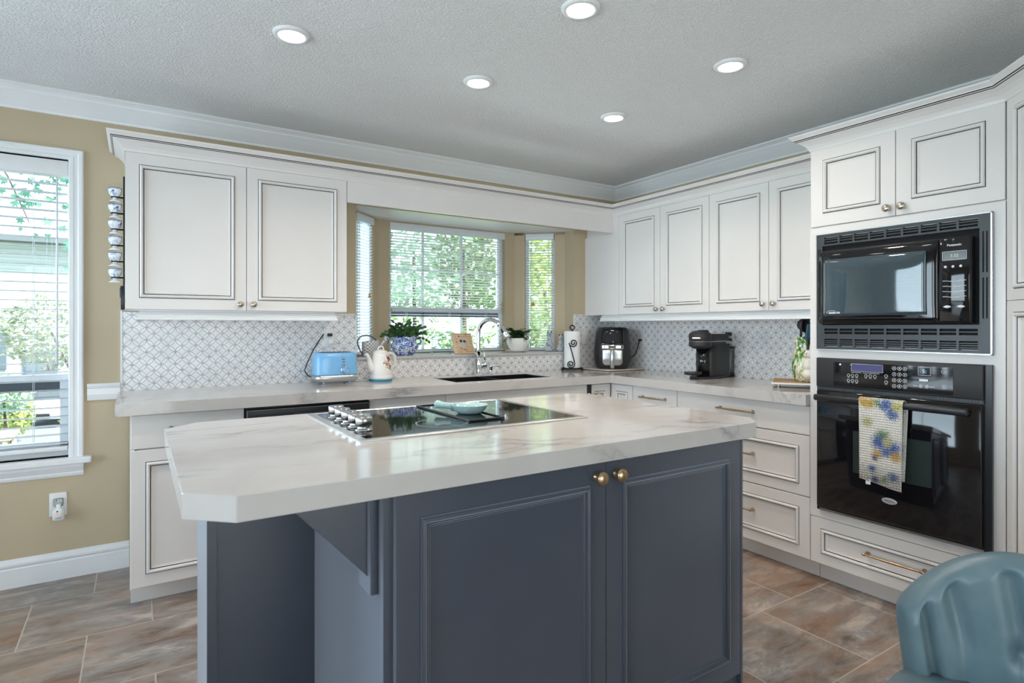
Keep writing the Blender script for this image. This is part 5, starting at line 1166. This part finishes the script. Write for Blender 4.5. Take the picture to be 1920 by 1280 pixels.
for i in range(NT_):
    for j in range(len(rows[0])-1): b.face([rows[i][j], rows[i+1][j], rows[i+1][j+1], rows[i][j+1]], 0, True)
    b.face([rows[i][0], rows[i][-1], rows[i+1][-1], rows[i+1][0]], 0)
b.face(rows[0], 0); b.face(rows[-1][::-1], 0)
b.link('backrest', LEA, t, sub=1)
SM = Matrix((AX, SD, Vector((0, 0, 1)))).transposed().to_4x4(); SM.translation = PB-AX*.25
b = B(); b.M = SM; superloft(b, [(.40, .215, .225, 5), (.41, .222, .232, 5), (.47, .225, .235, 5), (.495, .210, .22, 5), (.50, .18, .19, 5)], 48); b.link('seat', LEA, t)
LEG = mat('dark_wood_leg', (.05, .03, .02), .4)
for x in (-.17, .17):
    for y in (-.18, .18): b = B(); b.M = SM; b.lathe([(.012, 0), (.020, .398)], (x, y, .001), 12); b.link('leg', LEG, t)

# ------------------------------------------------------------------ outdoors
GZ = -2.15
struct(B().box(-40, 40, .2, 60, GZ-.1, GZ), 'ground', m_ground())
struct(B().prism([(-9.5, 5), (-3.6, 5), (-2.5, 30), (-9.5, 30)], GZ, GZ+.02), 'ground_driveway', mat('pale_concrete', (.20, .215, .24), .8, var=.08, nscale=3))
LG = [m_leaf('hedge_green', (.11, .23, .05), (.30, .42, .12)), m_leaf('yellow_green_leaf', (.36, .46, .12), (.64, .70, .30)), m_leaf('blue_green_leaf', (.28, .44, .34), (.52, .66, .54)), m_leaf('pale_blossom_leaf', (.24, .30, .20), (.46, .46, .36)), m_leaf('dark_tree_leaf', (.09, .14, .07), (.28, .36, .16))]
def foliage(b, rnd, c, rad, n, size):
    c = Vector(c)
    for _ in range(n):
        d = Vector((rnd.gauss(0, 1), rnd.gauss(0, 1), rnd.gauss(0, 1))).normalized(); k = rnd.uniform(.55, 1)**.6
        p = c+Vector((d.x*rad[0], d.y*rad[1], d.z*rad[2]))*k; s_ = size*rnd.uniform(.6, 1.3); u = Vector((rnd.gauss(0, 1), rnd.gauss(0, 1), rnd.gauss(0, .6))).normalized(); w = u.cross(d+Vector((0, 0, .3)))
        if w.length < 1e-3: continue
        w.normalize(); b.face([b.v(p-u*s_), b.v(p-w*s_*.45), b.v(p+u*s_), b.v(p+w*s_*.45)])
def bush(name, label, cat_, c, rad, n, size, m, seed, stem=True, dx=0, group='shrubs and trees outside'):
    t = thing(name, label, cat_, (c[0]+dx, c[1], GZ), group=group); b = B(); foliage(b, random.Random(seed), c, rad, n, size); b.link('foliage', m, t)
    if stem: b = B(); b.tube([(c[0]+dx, c[1], GZ), (c[0]+.05+dx*.8, c[1], (GZ+c[2])/2), (c[0], c[1], c[2])], [.10, .07, .04] if rad[2] > 1 else [.04, .03, .02], 8); b.link('trunk', mat('bark', (.09, .065, .05), .9), t)
rnd = random.Random(21); t = thing('hedge', 'sunlit green hedge running behind the bay window', 'hedge', (2.5, 6.2, GZ)); b = B()
for i in range(11): foliage(b, rnd, (-3.4+i*1.15, 6.3+.25*math.sin(i*1.7), -.05+.15*math.sin(i*2.3)), (.85, .7, 1.75), 620, .10)
b.link('foliage', LG[0], t); B().box(-4, 8.6, 6.1, 6.5, GZ, -.4).link('stems', mat('hedge_core', (.03, .05, .02), .9), t)
bush('tree', 'pale blossoming tree beyond the hedge at left of the bay', 'tree', (3.1, 11.5, 3.4), (1.9, 1.6, 1.9), 1900, .13, LG[2], 31)
bush('tree', 'dark leafy tree beyond the hedge at right of the bay', 'tree', (2.75, 7.9, 2.9), (.72, .7, 1.4), 900, .09, LG[4], 32)
bush('tree', 'bright yellow-green tree filling the right angled window', 'tree', (5.0, 7.9, 2.3), (1.25, .8, 1.6), 1800, .10, LG[1], 33)
bush('tree', 'tall mid green tree far behind the hedge', 'tree', (6.6, 12.5, 3.4), (1.7, 1.6, 1.8), 1500, .14, LG[0], 34)
bush('shrub', 'dark shrub low beneath the right angled window', 'shrub', (2.6, 4.6, .2), (.75, .6, 1.1), 1200, .08, LG[4], 35)
bush('shrub', 'green shrub low under the centre of the bay', 'shrub', (.9, 4.6, .0), (.8, .5, .95), 1100, .08, LG[1], 36)
bush('shrub', 'yellow-green shrub beside the white car outside', 'shrub', (-6.45, 18.6, -1.25), (.55, .5, .75), 1000, .09, LG[1], 41)
bush('shrub', 'small green shrub low in the tall window at the left edge', 'shrub', (-5.52, 11, -.02), (.45, .4, .42), 800, .06, LG[2], 42)
bush('tree', 'small pale tree outside the tall window at the left edge', 'tree', (-4.95, 12.5, 1.15), (1.0, .7, .85), 1500, .07, LG[3], 43, dx=.75)
t = thing('maple_branch', 'hanging maple leaves outside the top of the tall window', 'branch', (-4.2, 3.2, 2.2)); rnd = random.Random(9); b = B()
for _ in range(190):
    p = Vector((rnd.uniform(-4.65, -3.8), rnd.uniform(2.9, 3.6), 2.95-abs(rnd.gauss(0, .36)))); Mr = Matrix.Translation(p) @ Matrix.Rotation(rnd.uniform(-.7, .7), 4, 'X') @ Matrix.Rotation(rnd.uniform(-.8, .8), 4, 'Z') @ Matrix.Rotation(PI+rnd.uniform(-.6, .6), 4, 'Y'); s_ = rnd.uniform(.04, .065); b.M = Mr
    b.face([b.v((s_*k*math.sin(a), 0, s_*k*math.cos(a))) for a, k in ((0, 1), (.35, .45), (.9, .95), (1.3, .4), (2.0, .75), (2.7, .35), (3.58, .35), (4.28, .75), (4.98, .4), (5.38, .95), (5.93, .45))])
b.M = None; b.link('leaves', m_leaf('maple_leaf', (.04, .17, .14), (.14, .34, .24), .4), t)
b = B(); b.tube([(-5.6, 3.6, 3.6), (-4.9, 3.4, 3.2), (-4.3, 3.2, 2.9), (-3.8, 3.1, 2.75)], [.04, .03, .018, .008], 8); b.tube([(-4.6, 3.3, 3.05), (-4.35, 3.2, 2.6), (-4.2, 3.2, 2.2)], [.012, .008, .004], 6); b.link('twig', mat('bark_twig', (.10, .08, .07), .9), t)
SID = m_siding()
t = thing('neighbour_house', 'pale sided house across the driveway outside the tall window', 'house', (-9, 30, GZ))
b = B(); b.box(-16, -4.2, 30, 38, GZ, 5.0); b.link('walls', SID, t)
b = B(); b.prism([(-16.6, 29.3), (-3.6, 29.3), (-3.6, 38.5), (-16.6, 38.5)], 5.0, 5.25); rf = b.link('roof', mat('roof_shingle', (.16, .18, .21), .8), t)
b = B(); b.box(-10.2, -8.2, 29.92, 30.02, -.6, 1.2); b.box(-7.6, -6.4, 29.92, 30.02, GZ, .2); b.link('window', mat('house_window', (.12, .16, .20), .1), t)
def car(label, loc, yaw, paint):
    t = thing('car', label, 'car', loc, yaw, group='cars parked outside')
    prof = [(-2.05, .30), (-2.10, .52), (-2.0, .66), (-1.05, .84), (-.35, 1.30), (.10, 1.40), (1.05, 1.40), (1.75, 1.05), (2.05, .92), (2.10, .45), (2.0, .28)]
    b = B(); W_ = .86; R = []
    for w, sh in ((-W_, .0), (-W_*.93, 1), (W_*.93, 1), (W_, .0)):
        R.append([b.v((w*(1-.16*max(0, z-.85)/.55), y*(1 if sh else .97), z if sh else .3+(z-.3)*.95)) for y, z in prof])
    for k in range(3):
        for i in range(len(prof)): j = (i+1) % len(prof); b.face([R[k][i], R[k][j], R[k+1][j], R[k+1][i]], 0, True)
    b.face(R[0]); b.face(R[-1][::-1]); b.link('body', paint, t, local=True, bevel=.04, seg=3)
    GL = mat('car_window', (.03, .045, .06), .05)
    b = B(); pts = lambda y, z, wk: (wk*W_*(1-.16*max(0, z-.85)/.55), y, z)
    b.quad([pts(-1.02, .87, -.86), pts(-1.02, .87, .86), pts(-.40, 1.285, .86), pts(-.40, 1.285, -.86)])
    for v in b.bm.verts: v.co.y -= .02; v.co.z += .02
    b.link('windscreen', GL, t, local=True)
    b = B()
    for sx in (-1, 1):
        x = sx*.855; b.quad([(x*1.0, -.80, .93), (x*1.0, 1.35, .95), (x*.93, 1.0, 1.30), (x*.93, -.28, 1.28)])
    b.link('side_windows', GL, t, local=True)
    for sx in (-1, 1):
        for y in (-1.35, 1.30): b = B(); b.lathe([(.20, -.11), (.31, -.10), (.32, 0), (.31, .10), (.20, .11)], (sx*.74, y, .32), 24, 0, 'x'); b.link('wheel', CORD, t, local=True)
        b = B(); b.ball((sx*.62, -2.03, .62), .13, 12, sy=.45, sz=.55); b.link('headlight', CHROME, t, local=True)
    b = B(); b.rbox(-.55, .55, -2.13, -2.05, .34, .50, .02); b.link('grille', BLACKP, t, local=True)
car('white car parked on the driveway outside the tall window', (-5.62, 23.2, GZ+.02), -.35, mat('white_car_paint', (.80, .82, .84), .2))
car('maroon car at the far left beyond the tall window', (-8.6, 26.5, GZ+.02), .1, mat('maroon_car_paint', (.18, .03, .06), .2))
t = thing('garden_stool', 'pale wooden stool frame just outside the tall window', 'stool', (-4.35, 2.2, GZ)); OAK = mat('weathered_pale_wood', (.62, .52, .36), .7)
B().rbox(-4.56, -4.16, 2.0, 2.4, .405, .435, .006).link('top', OAK, t)
for x in (-4.52, -4.20):
    for y in (2.03, 2.37): b = B(); sx = .06 if x > -4.3 else -.06; b.tube([(x, y, .405), (x+sx*4, y+(.1 if y > 2.2 else -.1), GZ)], .018, 6); b.link('leg', OAK, t)
